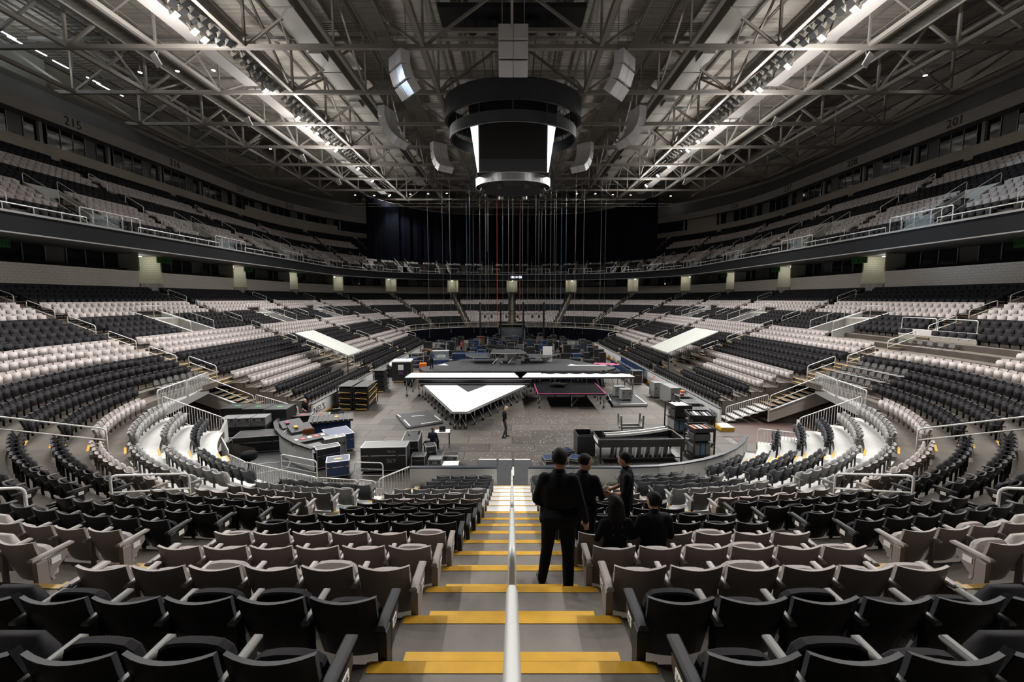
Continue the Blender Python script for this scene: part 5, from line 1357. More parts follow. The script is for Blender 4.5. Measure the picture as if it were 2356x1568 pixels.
# ================================================================ ROAD CASES AND GEAR
def case(label, x, y, w_, d_, h_, rz=0, k='caseblk', z=0.0, edge='chrome', cast=True, lid=None, group='road cases', tape=None, name='road_case', latch=True, cat='case', rich=True):
    o = thing(name, label, cat, (x, y, z), rz, group); c0 = .11 if cast else 0.0
    MB().bb(-w_/2, -d_/2, c0, w_/2, d_/2, h_, k, .02).build('body', o)
    if not rich: return o
    if lid: MB().bb(-w_/2+.03, -d_/2+.03, h_, w_/2-.03, d_/2-.03, h_+.008, lid).build('lid_panel', o)
    b_ = MB(); e = .035; W, D = w_/2, d_/2
    for zz in (c0+.01, h_):
        for (a, c) in (((-W,-D),(W,-D)),((W,-D),(W,D)),((W,D),(-W,D)),((-W,D),(-W,-D))): b_.bar((*a, zz), (*c, zz), e, e, edge)
    for (a, c) in ((-W,-D),(W,-D),(W,D),(-W,D)): b_.bar((a, c, c0), (a, c, h_), e, e, edge)
    b_.bar((-W, -D, h_*.68), (W, -D, h_*.68), .02, .03, edge); b_.build('edge_trim', o)
    if latch:
        for sx in (-.3, .3): MB().bb(sx*w_-.06, -D-.02, h_*.62, sx*w_+.06, -D, h_*.62+.12, 'dkmetal').build('latch', o)
    if cast:
        for sx in (-1, 1):
            for sy in (-1, 1): link('caster', CASTM, o, (sx*(W-.1), sy*(D-.1), 0))
    if tape:
        MB().bb(-.16, -.08, h_, .16, .08, h_+.012, tape).build('tape_label', o)
    return o
b_ = MB(); b_.cyl((-.03,0,.055), (.03,0,.055), .055, 'black', 8); b_.bb(-.04, -.03, .08, .04, .03, .13, 'dkmetal'); CASTM = b_.mesh('caster')
# left loudspeaker row and cases
for j in range(3): case('tall black loudspeaker case with green tape in front of the left tunnel, %s' % ORD[j], -16.3+j*1.32, 25.0-.1*j, 1.24, 1.3, 1.62, .08, tape='green', edge='dkmetal', group='taped loudspeaker cases', name='loudspeaker_case')
case('wide black case under three grey rack boxes', -14.75, 23.3, 2.3, 1.1, 1.02, .15, edge='dkmetal')
for j in range(3): case('small grey rack box on the black case, %s from the tunnel' % ORD[j], -15.55+j*.78, 23.2+j*.12, .7, .8, .42, .15, 'casegrey', 1.03, cast=False, group='grey rack boxes', name='rack_box')
case('long low black trunk with silver edges before the loudspeaker cases', -13.2, 22.0, 2.3, 1.2, .92, .25); case('short black trunk beside the picket barrier', -15.0, 21.4, 1.1, .9, .7, .2)
case('dark trunk with grey edges behind the curved desk', -12.3, 23.4, .9, .8, .85, .3)
o = thing('round_stool', 'black upholstered stool standing by the picket barrier', 'stool', (-12.4, 19.6, 0)); MB().lathe([(.3,.42),(.36,.48),(.36,.72),(.3,.78)], 'cloth_black', n=16).build('seat', o, smooth=True); MB().lathe([(.25,0),(.06,.05),(.05,.42)], 'dkmetal', n=10).build('pedestal', o)
o = thing('desk_mat', 'dark grey floor deck under the mixing desk', 'deck', (-11.0, 19.8, 0)); MB().prism([(-3, -.4), (0.2, -2.2), (2.6, -2.0), (1.2, .6), (-1.5, 2.6), (-3.1, 2.4)], 0, .06, 'deckgrey').build('plate', o)
b_ = MB(); fr = [(-1.9, .2), (-.2, .7), (.1, -.2), (-1.2, -1.0)]
for i in range(4): b_.bar((*fr[i], .07), (*fr[(i+1) % 4], .07), .06, .02, 'chrome')
tag(b_.build('metal_frame', None, (-10.6, 19.6, 0)), 'flat silver frame lying on the deck by the gate', 'frame')
# curved mixing desk
cd = thing('mixing_desk', 'curved grey fronted mixing desk with black capping', 'desk', (0, 0, 0))
CP = [(-13.5, 24.4), (-13.15, 23.3), (-12.4, 22.1), (-11.4, 20.9), (-10.3, 19.9), (-9.15, 19.15)]
for i in range(5):
    a, c = CP[i], CP[i+1]; MB().bar((*a, .56), (*c, .56), .08, 1.0, 'boardwhite').build('front_panel', cd); MB().bar((*a, 1.09), (*c, 1.09), .22, .08, 'black').build('capping', cd)
def desk_in(dx, dy): return [(p[0]+dx, p[1]+dy) for p in CP]
inner = [(-12.6, 24.6), (-12.0, 23.4), (-11.2, 22.3), (-10.2, 21.2), (-9.2, 20.4), (-8.5, 19.9)]
for i in range(5): MB().prism([CP[i], CP[i+1], inner[i+1], inner[i]], .82, .88, 'dkmetal').build('worktop', cd)
for j in range(2):
    o = thing('mixing_console', 'sloping black mixing console on the curved desk, %s from the tunnel' % ORD[j], 'console', (-12.2+j*.85, 23.2-j*.75, .88), .75, 'mixing consoles'); b_ = MB()
    b_.add([(-.55,-.4,0),(.55,-.4,0),(.55,.4,0),(-.55,.4,0),(-.55,-.4,.12),(.55,-.4,.12),(.55,.4,.34),(-.55,.4,.34)], [(0,3,2,1),(4,5,6,7),(0,1,5,4),(1,2,6,5),(2,3,7,6),(3,0,4,7)], 'deckgrey'); b_.build('body', o)
    MB().bb(-.3, -.1, .24, -.12, .2, .31, 'pink' if j == 0 else 'yellow').build('tape_label', o)
o = thing('audio_console', 'black console covered with red lit keys in the mixing desk', 'console', (-10.2, 21.0, .88), .75); MB().bb(-.9, -.45, 0, .9, .45, .12, 'black').build('body', o)
for j in range(5): MB().bb(-.7+j*.32, -.1, .12, -.5+j*.32, .2, .14, 'red' if j % 2 else 'chrome').build('key_strip', o)
o = thing('desk_chair', 'black and brown padded chair behind the mixing desk', 'chair', (-10.6, 21.9, 0), .6); MB().bb(-.3, -.28, .42, .3, .28, .52, 'cloth_black', .05).build('seat', o); MB().bb(-.28, .22, .55, .28, .34, 1.15, 'wood', .06).build('backrest', o); MB().lathe([(.3,0),(.05,.1),(.04,.42)], 'dkmetal', n=8).build('pedestal', o)
c_ = case('black console case with blue lettering at the end of the mixing desk', -8.75, 19.75, 1.05, .55, 1.0, .62); text('SOUND', .16, (0, -.29, .55), (PI/2, 0, 0), 'chain_blue', c_, 'lettering', .003)
case('grey metal case leaning by the blue box behind the desk', -9.1, 20.9, .55, .5, 1.05, .62, 'casegrey'); case('second grey case by the blue box behind the desk', -8.75, 21.35, .35, .5, 1.0, .62, 'casegrey')
case('bright blue road case behind the mixing desk', -9.25, 22.2, 1.25, 1.5, .95, .62, 'caseblue', lid='caseblue')
o = thing('blue_bin', 'big blue rolling bin with slatted black lid', 'bin', (-10.6, 24.6, 0), .35); MB().bb(-1.05, -.6, .12, 1.05, .6, .9, 'caseblue', .05).build('tub', o)
for j in range(9): MB().bb(-1.2+j*.27, -.72, .98, -.97+j*.27, .72, 1.04, 'black').build('lid_slat', o)
MB().bb(-1.22, -.74, .92, 1.22, .74, .98, 'dkmetal').build('lid_frame', o)
MB().lathe([(.12,0),(.12,.01)], 'yellow', (.3,.1,1.04), 12).build('yellow_disc', o)
for sx in (-.9, .9):
    for sy in (-.45, .45): link('caster', CASTM, o, (sx, sy, 0))
case('black case with red tape on the deck behind the desk', -12.6, 25.3, 1.0, .6, 1.0, .3, tape='red'); case('second black case with red tape, nearer the blue bin', -11.7, 25.6, 1.1, .6, .95, .3, tape='red')
case('blue road case with white topped edges beside the gates', -7.85, 18.75, .95, .75, .78, .35, 'caseblue', lid='chairblue', tape='yellow')
c_ = case('large black road case with stickers before the seated man', -5.9, 19.45, 2.05, .85, 1.2, .06, lid='casegrey'); text('TRICK', .14, (.35, -.44, 1.0), (PI/2, 0, 0), 'trim', c_, 'lettering', .003); text('SKY', .26, (.35, -.44, .55), (PI/2, 0, 0), 'trim', c_, 'lettering', .003)
case('long dark case behind the stickered black case', -5.05, 21.1, .8, 1.6, 1.05, .1)
o = thing('paper_cup', 'white cup standing on the long dark case', 'cup', (-5.3, 21.4, 1.07)); MB().lathe([(.05,0),(.06,.16)], 'white', n=10).build('cup_wall', o); MB().lathe([(.062,.16),(.05,.18)], 'trim', n=10).build('lid', o)
case('small black case with silver edges by the end boards', -4.4, 19.7, .62, .55, .62, .03, lid='deckgrey'); case('small silver camera case by the end boards', -3.6, 19.6, .6, .5, .5, .0, 'casegrey'); case('tall open lid case behind the small silver case', -4.0, 20.4, .5, .5, .85, .35)
case('open silver case with dark lining by the end boards', -2.95, 20.1, .75, .5, .5, -.05, 'casegrey', lid='black')
o = thing('plastic_crate', 'clear pale plastic crate by the end boards', 'crate', (-2.85, 19.3, 0), .05); MB().bb(-.35, -.25, 0, .35, .25, .32, 'trim', .02).build('tub', o); MB().bb(-.37, -.27, .32, .37, .27, .36, 'spk', .01).build('lid', o)
o = thing('laptop_table', 'small white topped work table in front of the seated man', 'table', (-3.75, 22.55, 0), .1); MB().bb(-.4, -.3, .82, .4, .3, .86, 'white').build('top', o)
for sx in (-.36, .36):
    for sy in (-.26, .26): MB().bar((sx, sy, 0), (sx, sy, .82), .04, .04, 'dkmetal').build('leg', o)
o = thing('laptop', 'open dark laptop on the white work table', 'laptop', (-3.75, 22.5, .865), .1); MB().bb(-.17, -.12, 0, .17, .12, .02, 'dkmetal').build('keyboard', o); MB().box((0, .14, .12), (.34, .015, .22), 'black', rx=-.2).build('screen', o)
o = thing('office_chair', 'black office chair of the man at the work table', 'chair', (-4.35, 21.75, 0), .1); MB().bb(-.26, -.26, .44, .26, .26, .53, 'cloth_black', .05).build('seat', o); MB().bb(-.52, -.28, .6, -.42, .2, 1.1, 'cloth_black', .04).build('backrest', o); MB().lathe([(.3,0.02),(.04,.1),(.04,.44)], 'dkmetal', n=8).build('pedestal', o)
# left black rolling carts
def cart(label, x, y, rz=0, w_=1.0, d_=2.3, h_=1.75, strap=True, shelves=4, group='black rolling carts'):
    o = thing('rolling_cart', label, 'cart', (x, y, 0), rz, group)
    for sx in (-1, 1):
        for sy in (-1, 1): MB().bar((sx*w_/2, sy*d_/2, .15), (sx*w_/2, sy*d_/2, h_), .06, .06, 'black').build('post', o); link('caster', CASTM, o, (sx*w_*.42, sy*d_*.42, 0))
    for j in range(shelves): MB().bb(-w_/2, -d_/2, .15+j*(h_-.2)/(shelves-1), w_/2, d_/2, .2+j*(h_-.2)/(shelves-1), 'black').build('shelf', o)
    for j in range(shelves-1):
        zz = .22+j*(h_-.2)/(shelves-1); MB().bb(-w_*.42, -d_*.45, zz, w_*.42, d_*.45, zz+.36, 'caseblk', .03).build('stored_box', o)
    if strap:
        for j in range(3): MB().tube([(w_/2+.02, -d_*.45, .5+j*.42), (w_/2+.02, d_*.45, .72+j*.42)], .025, 'yellow', 4).build('strap', o); MB().tube([(-w_*.4, -d_/2-.02, .5+j*.42), (w_*.4, -d_/2-.02, .42+j*.42)], .022, 'yellow', 4).build('strap', o)
    MB().bb(-w_*.4, -d_/2-.03, .06, w_*.4, -d_/2+.05, .16, 'yellow_dk').build('tow_plate', o)
    return o
cart('black rolling cart with orange straps, nearest the left boards', -11.95, 31.2, .02); cart('black rolling cart with orange straps, on the stage side', -10.75, 31.1, .02)
cart('narrow black shelf cart behind the strapped carts', -11.3, 36.6, .05, .9, 1.6, 1.9, False, 5)
o = cart('black covered crate with a white top left of the stage', -10.6, 41.2, .1, 1.7, 1.7, 1.95, False, 2); MB().bb(-.87, -.87, .15, .87, .87, 1.95, 'caseblk').build('cover', o); MB().bb(-.9, -.9, 1.95, .9, .9, 2.05, 'white').build('top_sheet', o); MB().bb(-.3, -.9, 1.2, .2, -.88, 1.7, 'paper').build('paper_sheet', o); MB().bb(-.3, -.9, .75, .2, -.88, 1.05, 'hair_purple').build('purple_label', o)
o = thing('cable_coil', 'coil of black cable on the floor by the left boards', 'cable', (-12.2, 29.0, 0)); 
for j in range(3): MB().tube([(.5*math.cos(t), .5*math.sin(t), .06+j*.09) for t in [2*PI*i/16 for i in range(16)]], .06, 'black', 5, True).build('loop', o)
def low_deck(label, pts, z, strips):
    o = thing('floor_deck', label, 'deck', (0, 0, 0), 0, 'loose stage deck plates'); MB().prism(pts, 0.02, z, 'dkmetal', 'deckgrey').build('plate', o)
    for a, c in strips: MB().bar((*a, z+.004), (*c, z+.004), .08, .012, 'white').build('tape_strip', o)
    for i in range(len(pts)): a, c = pts[i], pts[(i+1) % len(pts)]; MB().bar((*a, z*.6), (*c, z*.6), .05, z*.7, 'chrome' if i in (0,) else 'dkmetal').build('edge_rail', o)
    return o
low_deck('flat grey stage deck lying on the floor before the arrow stage', [(-6.45, 25.7), (-4.45, 26.9), (-5.9, 29.5), (-7.85, 28.5)], .14, [((-6.3, 25.85), (-7.0, 27.2)), ((-7.4, 27.9), (-7.75, 28.45)), ((-5.7, 26.3), (-4.7, 26.9)), ((-6.7, 28.0), (-5.9, 28.3)), ((-4.6, 27.1), (-5.2, 28.2))])
low_deck('low dark deck carrying two grey cases right of the stage', [(7.45, 31.0), (10.0, 31.15), (10.05, 34.3), (7.8, 34.4)], .2, [((8.0, 31.15), (9.9, 31.25)), ((10.0, 31.3), (9.98, 34.2)), ((7.55, 32.2), (7.8, 34.3))])
case('grey road case on the low deck, in front', 8.75, 32.5, .8, .6, .85, .05, 'casegrey', .2, lid='casegrey', group='grey cases on the low deck'); case('grey road case on the low deck, behind the other', 8.5, 33.6, .8, .6, .85, .05, 'casegrey', .2, lid='casegrey', group='grey cases on the low deck')
# right hand gear
o = thing('steel_dolly', 'empty grey steel U-shaped dolly standing on the floor', 'dolly', (7.15, 25.3, 0), .06)
for sx in (-.65, .65):
    for sy in (-.3, .3): MB().bar((sx, sy, .25), (sx*1.04, sy, 1.02), .09, .09, 'casegrey').build('upright', o)
    MB().bar((sx, -.3, .3), (sx, .3, .3), .1, .1, 'casegrey').build('side_beam', o)
    MB().bar((sx*1.04, -.3, .98), (sx, .25, .35), .06, .06, 'chrome').build('brace', o)
for sy in (-.3, .3): MB().bar((-.65, sy, .3), (.65, sy, .3), .12, .12, 'casegrey').build('cross_beam', o)
for sx in (-.6, .6):
    for sy in (-.27, .27): link('caster', CASTM, o, (sx, sy, .1)); MB().bar((sx, sy, .12), (sx, sy, .3), .05, .05, 'dkmetal').build('caster_stem', o)
o = thing('open_black_crate', 'tall open black wooden crate', 'crate', (3.75, 21.7, 0), .02)
for (x0, y0, x1, y1) in ((-.45, -.6, .45, -.54), (-.45, .54, .45, .6), (-.45, -.54, -.39, .54), (.39, -.54, .45, .54)): MB().bb(x0, y0, 0, x1, y1, 1.05, 'caseblk').build('side', o)
MB().bb(-.4, -.55, .02, .4, .55, .08, 'black').build('base', o); MB().bb(-.4, -.1, .08, .4, -.06, .95, 'black').build('divider', o)
tc_ = thing('work_cart', 'long black table cart with curved white trims on top', 'cart', (6.25, 20.9, 0), .045)
for (x0, y0, x1, y1) in ((-2.1, -.75, 2.1, -.68), (-2.1, .68, 2.1, .75), (-2.1, -.68, -2.03, .68), (2.03, -.68, 2.1, .68)): MB().bb(x0, y0, .82, x1, y1, 1.2, 'caseblk').build('tray_side', tc_)
MB().bb(-2.05, -.7, .8, 2.05, .7, .86, 'black').build('tray_floor', tc_)
for sx in (-2.0, 2.0):
    for sy in (-.65, .65): MB().bar((sx, sy, .1), (sx, sy, .85), .08, .08, 'black').build('leg', tc_); link('caster', CASTM, tc_, (sx, sy, 0))
MB().bb(-2.02, -.68, .22, 2.02, .68, .27, 'dkmetal').build('lower_shelf', tc_)
for j in range(13): MB().bar((-1.4+j*.22, -.5, .28), (-1.35+j*.22, -.5, .8), .09, .3, 'chrome' if j % 2 else 'dkmetal').build('stored_bar', tc_)
MB().bb(-2.12, -.6, .95, -2.1, .3, 1.15, 'paper').build('paper_label', tc_)
for j in range(2):
    o = thing('curved_trim', 'curved glossy white trim strip on the long cart, %s' % ORD[j], 'trim', (6.15, 20.6+j*.34, 1.27), .045, 'curved white trims'); b_ = MB(); n = 16
    pr_ = [(-1.65+3.3*i/n, .28*(i/n)**2*1.4-.1, .02+.16*(i/n)**1.6) for i in range(n+1)]
    for i in range(n): b_.bar(pr_[i], pr_[i+1], .07, .12, 'white')
    b_.build('strip', o); MB().bb(-1.66, -.16, -.06, -1.6, -.02, .1, 'black').build('end_cap', o)
def rack(label, x, y, w_, d_, h_, rz, top):
    o = thing('equipment_rack', label, 'rack', (x, y, 0), rz, 'open black racks')
    for sx in (-1, 1):
        for sy in (-1, 1): MB().bar((sx*w_/2, sy*d_/2, .1), (sx*w_/2, sy*d_/2, h_), .06, .06, 'black').build('post', o); link('caster', CASTM, o, (sx*w_*.45, sy*d_*.45, 0))
    for zz in (.18, h_*.5, h_-.2): MB().bb(-w_/2, -d_/2, zz, w_/2, d_/2, zz+.04, 'black').build('shelf', o)
    for (x0, y0, x1, y1) in ((-w_/2, -d_/2-.02, w_/2, -d_/2+.02), (-w_/2, d_/2-.02, w_/2, d_/2+.02), (-w_/2-.02, -d_/2, -w_/2+.02, d_/2), (w_/2-.02, -d_/2, w_/2+.02, d_/2)): MB().bb(x0, y0, h_-.2, x1, y1, h_, 'black').build('tray_side', o)
    for j in range(3): MB().bb(-w_*.38+j*w_*.26, -d_*.4, .22, -w_*.16+j*w_*.26, d_*.4, h_*.48, 'casegrey' if j != 1 else 'chain_blue', .02).build('stored_unit', o)
    MB().bb(-w_*.4, -d_*.3, h_*.55, w_*.4, d_*.3, h_*.78, 'dkmetal', .02).build('stored_unit', o)
    for j in range(6):
        xx = -w_*.36+j*w_*.14; MB().bb(xx, -d_*.35, h_-.15, xx+w_*.09, d_*.35, h_-.06+.03*(j % 2), top[j % len(top)]).build('tray_item', o)
    return o
rack('tall black rack topped with white strips beside the floor edge', 9.95, 25.2, 1.0, 1.3, 1.75, .1, ['paper', 'white', 'paper', 'spk']); rack('middle black rack with white lamps in its tray', 10.35, 23.2, 1.25, 1.2, 1.7, -.15, ['black', 'white', 'dkmetal']); rack('near black rack with orange tools in its tray', 9.45, 21.1, 1.05, 1.0, 1.6, .1, ['orange', 'dkmetal', 'chrome', 'dkmetal'])
case('tall grey metal case on wheels by the right boards', 12.1, 32.3, .75, 2.0, 1.35, .06, 'casegrey', edge='casegrey', latch=True); case('grey metal case behind the tall grey case', 11.7, 34.3, .7, 1.0, 1.25, .06, 'casegrey', edge='casegrey')
case('black case beside the right boards under a red bucket', 12.3, 30.5, .75, .8, 1.0, .1); o = thing('red_bucket', 'bright red bucket with white label on a black case', 'bucket', (12.3, 30.5, 1.02)); MB().lathe([(.13,0),(.16,.28),(.17,.3)], 'red', n=14).build('tub', o); MB().lathe([(.175,.28),(.175,.32)], 'orange', n=14).build('lid', o); MB().lathe([(.152,.1),(.16,.2)], 'paper', n=14).build('paper_label', o)
case('long black case in front of the right boards', 12.25, 28.9, .9, 1.1, .95, .05); case('black case nearest the tall rack by the right boards', 12.1, 27.2, .95, 1.0, .85, .0)
for j, (x, y, rz) in enumerate(((2.0, 20.3, .2), (2.6, 21.2, .5), (3.3, 20.2, -.4))):
    case('shallow open blue-black flight case on the floor, %s' % ['nearest the ramp', 'in the middle', 'nearest the long cart'][j], x, y, .95, .6, .28, rz, 'caseblk', lid='chairblue', group='shallow open flight cases', latch=False, cast=False)
# blue courtside chairs
def bchair_parts():
    a = MB(); a.bb(-.24, -.24, .40, .24, .24, .50, 'chairblue', .03); b2 = MB(); b2.bb(-.24, -.28, .48, .24, -.2, .98, 'chairblue', .03); c = MB()
    for sx in (-.22, .22): c.bar((sx,-.22,0), (sx,-.22,.42), .03, .03, 'dkmetal'); c.bar((sx,.22,0), (sx,.22,.42), .03, .03, 'dkmetal')
    d = MB(); d.bb(-.07, -.295, .62, .07, -.281, .82, 'paper'); return a.mesh('seat'), b2.mesh('backrest'), c.mesh('legs'), d.mesh('paper_sheet')
BCP = bchair_parts(); bn = 0
for row in range(2):
    for j in range(14):
        x, y = 12.35-row*1.15, 40.8+j*.62
        o = thing('padded_chair', '%s blue padded chair of the %s row by the right boards' % (ORD[j], 'outer' if row == 0 else 'inner'), 'chair', (x, y, 0.35 if row == 0 else 0), PI/2 if True else 0, 'blue padded chairs')
        for nm, me in zip(('seat', 'backrest', 'legs', 'paper_sheet'), BCP): link(nm, me, o)
        o.rotation_euler = (0, 0, PI/2)
    if row == 0:
        b_ = MB(); b_.bb(11.95, 40.4, 0, 12.8, 49.6, .34, 'caseblk'); tag(b_.build('chair_riser'), 'low black riser under the outer row of blue chairs', 'riser')
o = thing('patterned_mat', 'dark blue mat with yellow-green squares near the blue chairs', 'mat', (9.6, 45.5, 0), -.1); MB().bb(-.9, -2.6, 0, .9, 2.6, .03, 'chairblue').build('base', o)
K['limetape'] = mat('lime_square', (0.45, 0.62, 0.12), 0.6)
for i in range(3):
    for j in range(9): MB().bb(-.8+i*.6, -2.4+j*.55, .03, -.42+i*.6, -2.1+j*.55, .036, 'limetape').build('lime_square', o)
o = thing('pink_banner', 'crumpled pink printed banner lying on the stage corner', 'banner', (7.9, 41.4, 1.59), -.4); b_ = MB(); 
for i in range(8):
    for j in range(4): z = lambda a, c: .06*abs(math.sin(a*2.1+c)); b_.quad((i*.3,j*.25,z(i,j)), (i*.3+.3,j*.25,z(i+1,j)), (i*.3+.3,j*.25+.25,z(i+1,j+1)), (i*.3,j*.25+.25,z(i,j+1)), 'pink')
b_.build('cloth', o)
case('black flight case with silver edges at the end of the blue chairs', 11.6, 39.6, .9, .7, 1.3, .05, lid='dkmetal')
# left stage side: ladder rack, blue crate, crates
o = thing('stage_stairs', 'grey open stair unit left of the stage', 'stairs', (-9.9, 44.5, 0), .1)
for j in range(6): MB().bb(-.6, -1.2+j*.3, .38*(j+1)-.05, .6, -.9+j*.3, .38*(j+1), 'casegrey').build('tread', o)
for sx in (-.62, .62): MB().bar((sx, -1.2, .1), (sx, .6, 2.3), .06, .1, 'casegrey').build('stringer', o)
case('blue crate below a clear topped display box beside the stage', -7.6, 45.4, 1.8, 1.0, 1.5, .1, 'caseblue', cast=False); o = thing('display_box', 'clear sided box with white contents on the blue crate', 'box', (-7.6, 45.4, 1.52), .1); MB().bb(-.85, -.45, 0, .85, .45, .9, 'mesh_guard').build('clear_side', o); MB().bb(-.87, -.47, .88, .87, .47, .93, 'trim').build('top_frame', o); MB().ell((0, 0, .3), (.5, .3, .28), 'paper', 10, 6).build('contents', o)
for j in range(2): case('wide dark blue crate behind the stage, %s from its left corner' % ORD[j], -5.6+j*2.0, 47.0, 1.9, 1.0, 1.95, 0, 'chairblue', cast=False, lid='caseblue')
o = thing('white_boat_case', 'white moulded shell on a cart by the left stand', 'case', (-12.1, 44.3, .9), .2); MB().ell((0, 0, .25), (.7, 1.5, .35), 'white', 14, 8).build('shell', o, smooth=True); MB().bb(-.6, -1.2, -.85, .6, 1.2, .0, 'black').build('cart_base', o)
o = thing('orange_cart', 'orange trolley frame left of the stage', 'trolley', (-9.0, 42.9, 0), .1); MB().bb(-.35, -.3, .2, .35, .3, 1.5, 'orange', .04).build('body', o); MB().bar((-.35, .35, .2), (-.35, .35, 1.9), .05, .05, 'dkmetal').build('handle', o)
for n_, (x, rz) in enumerate(((-12.6, .15), (12.7, -.1))): pass
# far backstage clutter
rb_ = random.Random(21); placed = []; kinds = []
LABS = {'caseblk':'black road case in the dark backstage clutter behind the stage','caseblue':'blue road case in the dark backstage clutter behind the stage','casegrey':'grey metal case in the dark backstage clutter behind the stage','wood':'brown plywood box in the dark backstage clutter behind the stage','chairblue':'navy box in the dark backstage clutter behind the stage'}
tries = 0
while len(placed) < 150 and tries < 5000:
    tries += 1; y = rb_.uniform(48.5, 79); xm = 12 if y < 68 else 11.5-(y-68)*.55
    x = rb_.uniform(-xm, xm)
    if y < 52 and -2.5 < x < 3: continue
    if any((x-a)**2+(y-c)**2 < 1.35 for a, c in placed): continue
    placed.append((x, y)); u = rb_.random(); k = 'caseblk' if u < .74 else 'caseblue' if u < .80 else 'casegrey' if u < .90 else 'chairblue' if u < .96 else 'wood'
    case(LABS[k]+(', front half' if y < 62 else ', rear half')+(', stage left' if x < -4 else ', stage right' if x > 4 else ', middle'), x, y, rb_.uniform(.6, 1.3), rb_.uniform(.5, 1.0), rb_.uniform(.6, 1.9), rb_.uniform(-.3, .3), k, cast=False, group='backstage cases: '+k, edge='dkmetal' if rb_.random() < .55 else 'chrome', latch=False)
# lighting trusses / dollies standing backstage
for n_ in range(12):
    x = -9.5+n_*1.75; y = 58+((n_*5) % 9)
    o = thing('truss_dolly', 'black truss frame on wheels backstage, %s across' % ORD[n_], 'truss', (x, y, 0), (n_ % 3)*.2, 'backstage truss frames')
    for sx in (-.6, .6):
        for zz in (.4, 1.9+.3*(n_ % 2)): MB().bar((sx, -1.2, zz), (sx, 1.2, zz), .06, .06, 'dkmetal').build('chord', o)
    b_ = MB()
    for j in range(6):
        for sx in (-.6, .6): b_.bar((sx, -1.2+j*.4, .4 if j % 2 else 1.9), (sx, -.8+j*.4, 1.9 if j % 2 else .4), .035, .035, 'chrome' if n_ % 3 == 0 else 'dkmetal')
    tag(b_.build('lacing', o), kind='stuff'); MB().bb(-.65, -1.2, .2, .65, 1.2, .3, 'black').build('base', o)
# far lighting rig with moving heads
o = thing('lighting_rig', 'black ground supported lighting truss at the far end', 'truss', (0, 76, 0))
for zz in (5.2, 5.8): MB().bar((-6, 0, zz), (6, 0, zz), .08, .08, 'black').build('chord', o)
b_ = MB()
for i in range(20): b_.bar((-6+i*.6, 0, 5.2 if i % 2 else 5.8), (-5.4+i*.6, 0, 5.8 if i % 2 else 5.2), .05, .05, 'black')
tag(b_.build('lacing', o), kind='stuff')
for x in (-5.6, -2, 2, 5.6): MB().bar((x, 0, 0), (x, 0, 7.3), .3, .3, 'black').build('tower', o)
for x in (-4.8, -3.6, 3.6, 4.8, -1, 1): MB().ell((x, 0, 4.8), (.22, .22, .35), 'dkmetal', 8, 6).build('lamp_head', o)
# confetti on the floor
b_ = MB(); rc = random.Random(5)
for i in range(900):
    x = rc.gauss(1.6, 2.3); y = rc.uniform(18.2, 29.5)
    if not in_rink(x, y, .3) or (x < -2.4 and y > 24): continue
    s_ = rc.uniform(.012, .034); a = rc.uniform(0, PI); c, s2 = math.cos(a)*s_, math.sin(a)*s_
    b_.quad((x-c, y-s2, .008), (x+s2, y-c, .012), (x+c, y+s2, .008), (x-s2, y+c, .010), 'paper')
tag(b_.build('confetti_litter'), 'white confetti scattered over the open floor', 'confetti', None, 'stuff')
# ================================================================ PEOPLE
TMPS = bpy.data.scenes.new('tmp_people')
def V3(*a): return Vector(a)
def loft(b_, rings, n=14):
    """rings: (centre, rx, ry, axis) elliptical sections, rx along local x"""
    o = len(b_.v); i_ = b_.mi('black')
    for c, rx, ry, ax in rings:
        c = Vector(c); z = Vector(ax).normalized(); x = Vector((1,0,0)); x = (x-z*x.dot(z)).normalized(); y = z.cross(x)
        for j in range(n):
            t = 2*PI*j/n; b_.v.append(tuple(c+x*(rx*math.cos(t))+y*(ry*math.sin(t))))
    for i in range(len(rings)-1):
        for j in range(n): b_.f.append((o+i*n+j, o+i*n+(j+1) % n, o+(i+1)*n+(j+1) % n, o+(i+1)*n+j)); b_.m.append(i_)
    b_.f.append(tuple(o+n-1-j for j in range(n))); b_.m.append(i_); b_.f.append(tuple(o+(len(rings)-1)*n+j for j in range(n))); b_.m.append(i_)
STAND = dict(pelvis=(0,0,.96), waist=(0,0,1.10), chest=(0,.0,1.34), neck=(0,-.005,1.49), head=(0,.02,1.63), look=(0,1,0),
             shL=(-.168,-.01,1.405), elL=(-.235,-.04,1.13), wrL=(-.25,.06,.89), shR=(.168,-.01,1.405), elR=(.235,-.04,1.13), wrR=(.25,.06,.89),
             hipL=(-.10,0,.94), knL=(-.11,.03,.50), anL=(-.12,-.02,.08), toL=(-.15,.15,.035), hipR=(.10,0,.94), knR=(.11,.03,.50), anR=(.12,-.02,.08), toR=(.15,.15,.035), fL=(0,.02,-1), fR=(0,.02,-1))
SIT = dict(STAND); SIT.update(pelvis=(0,0,.53), waist=(0,-.02,.68), chest=(0,-.02,.92), neck=(0,-.01,1.07), head=(0,.03,1.21), shL=(-.168,-.03,.985), elL=(-.24,.03,.74), wrL=(-.16,.28,.64), shR=(.168,-.03,.985), elR=(.24,.03,.74), wrR=(.16,.28,.64),
             hipL=(-.10,.02,.52), knL=(-.13,.44,.50), anL=(-.13,.42,.08), toL=(-.14,.60,.035), hipR=(.10,.02,.52), knR=(.13,.44,.50), anR=(.13,.42,.08), toR=(.14,.60,.035), fL=(.3,1,-.2), fR=(-.3,1,-.2))
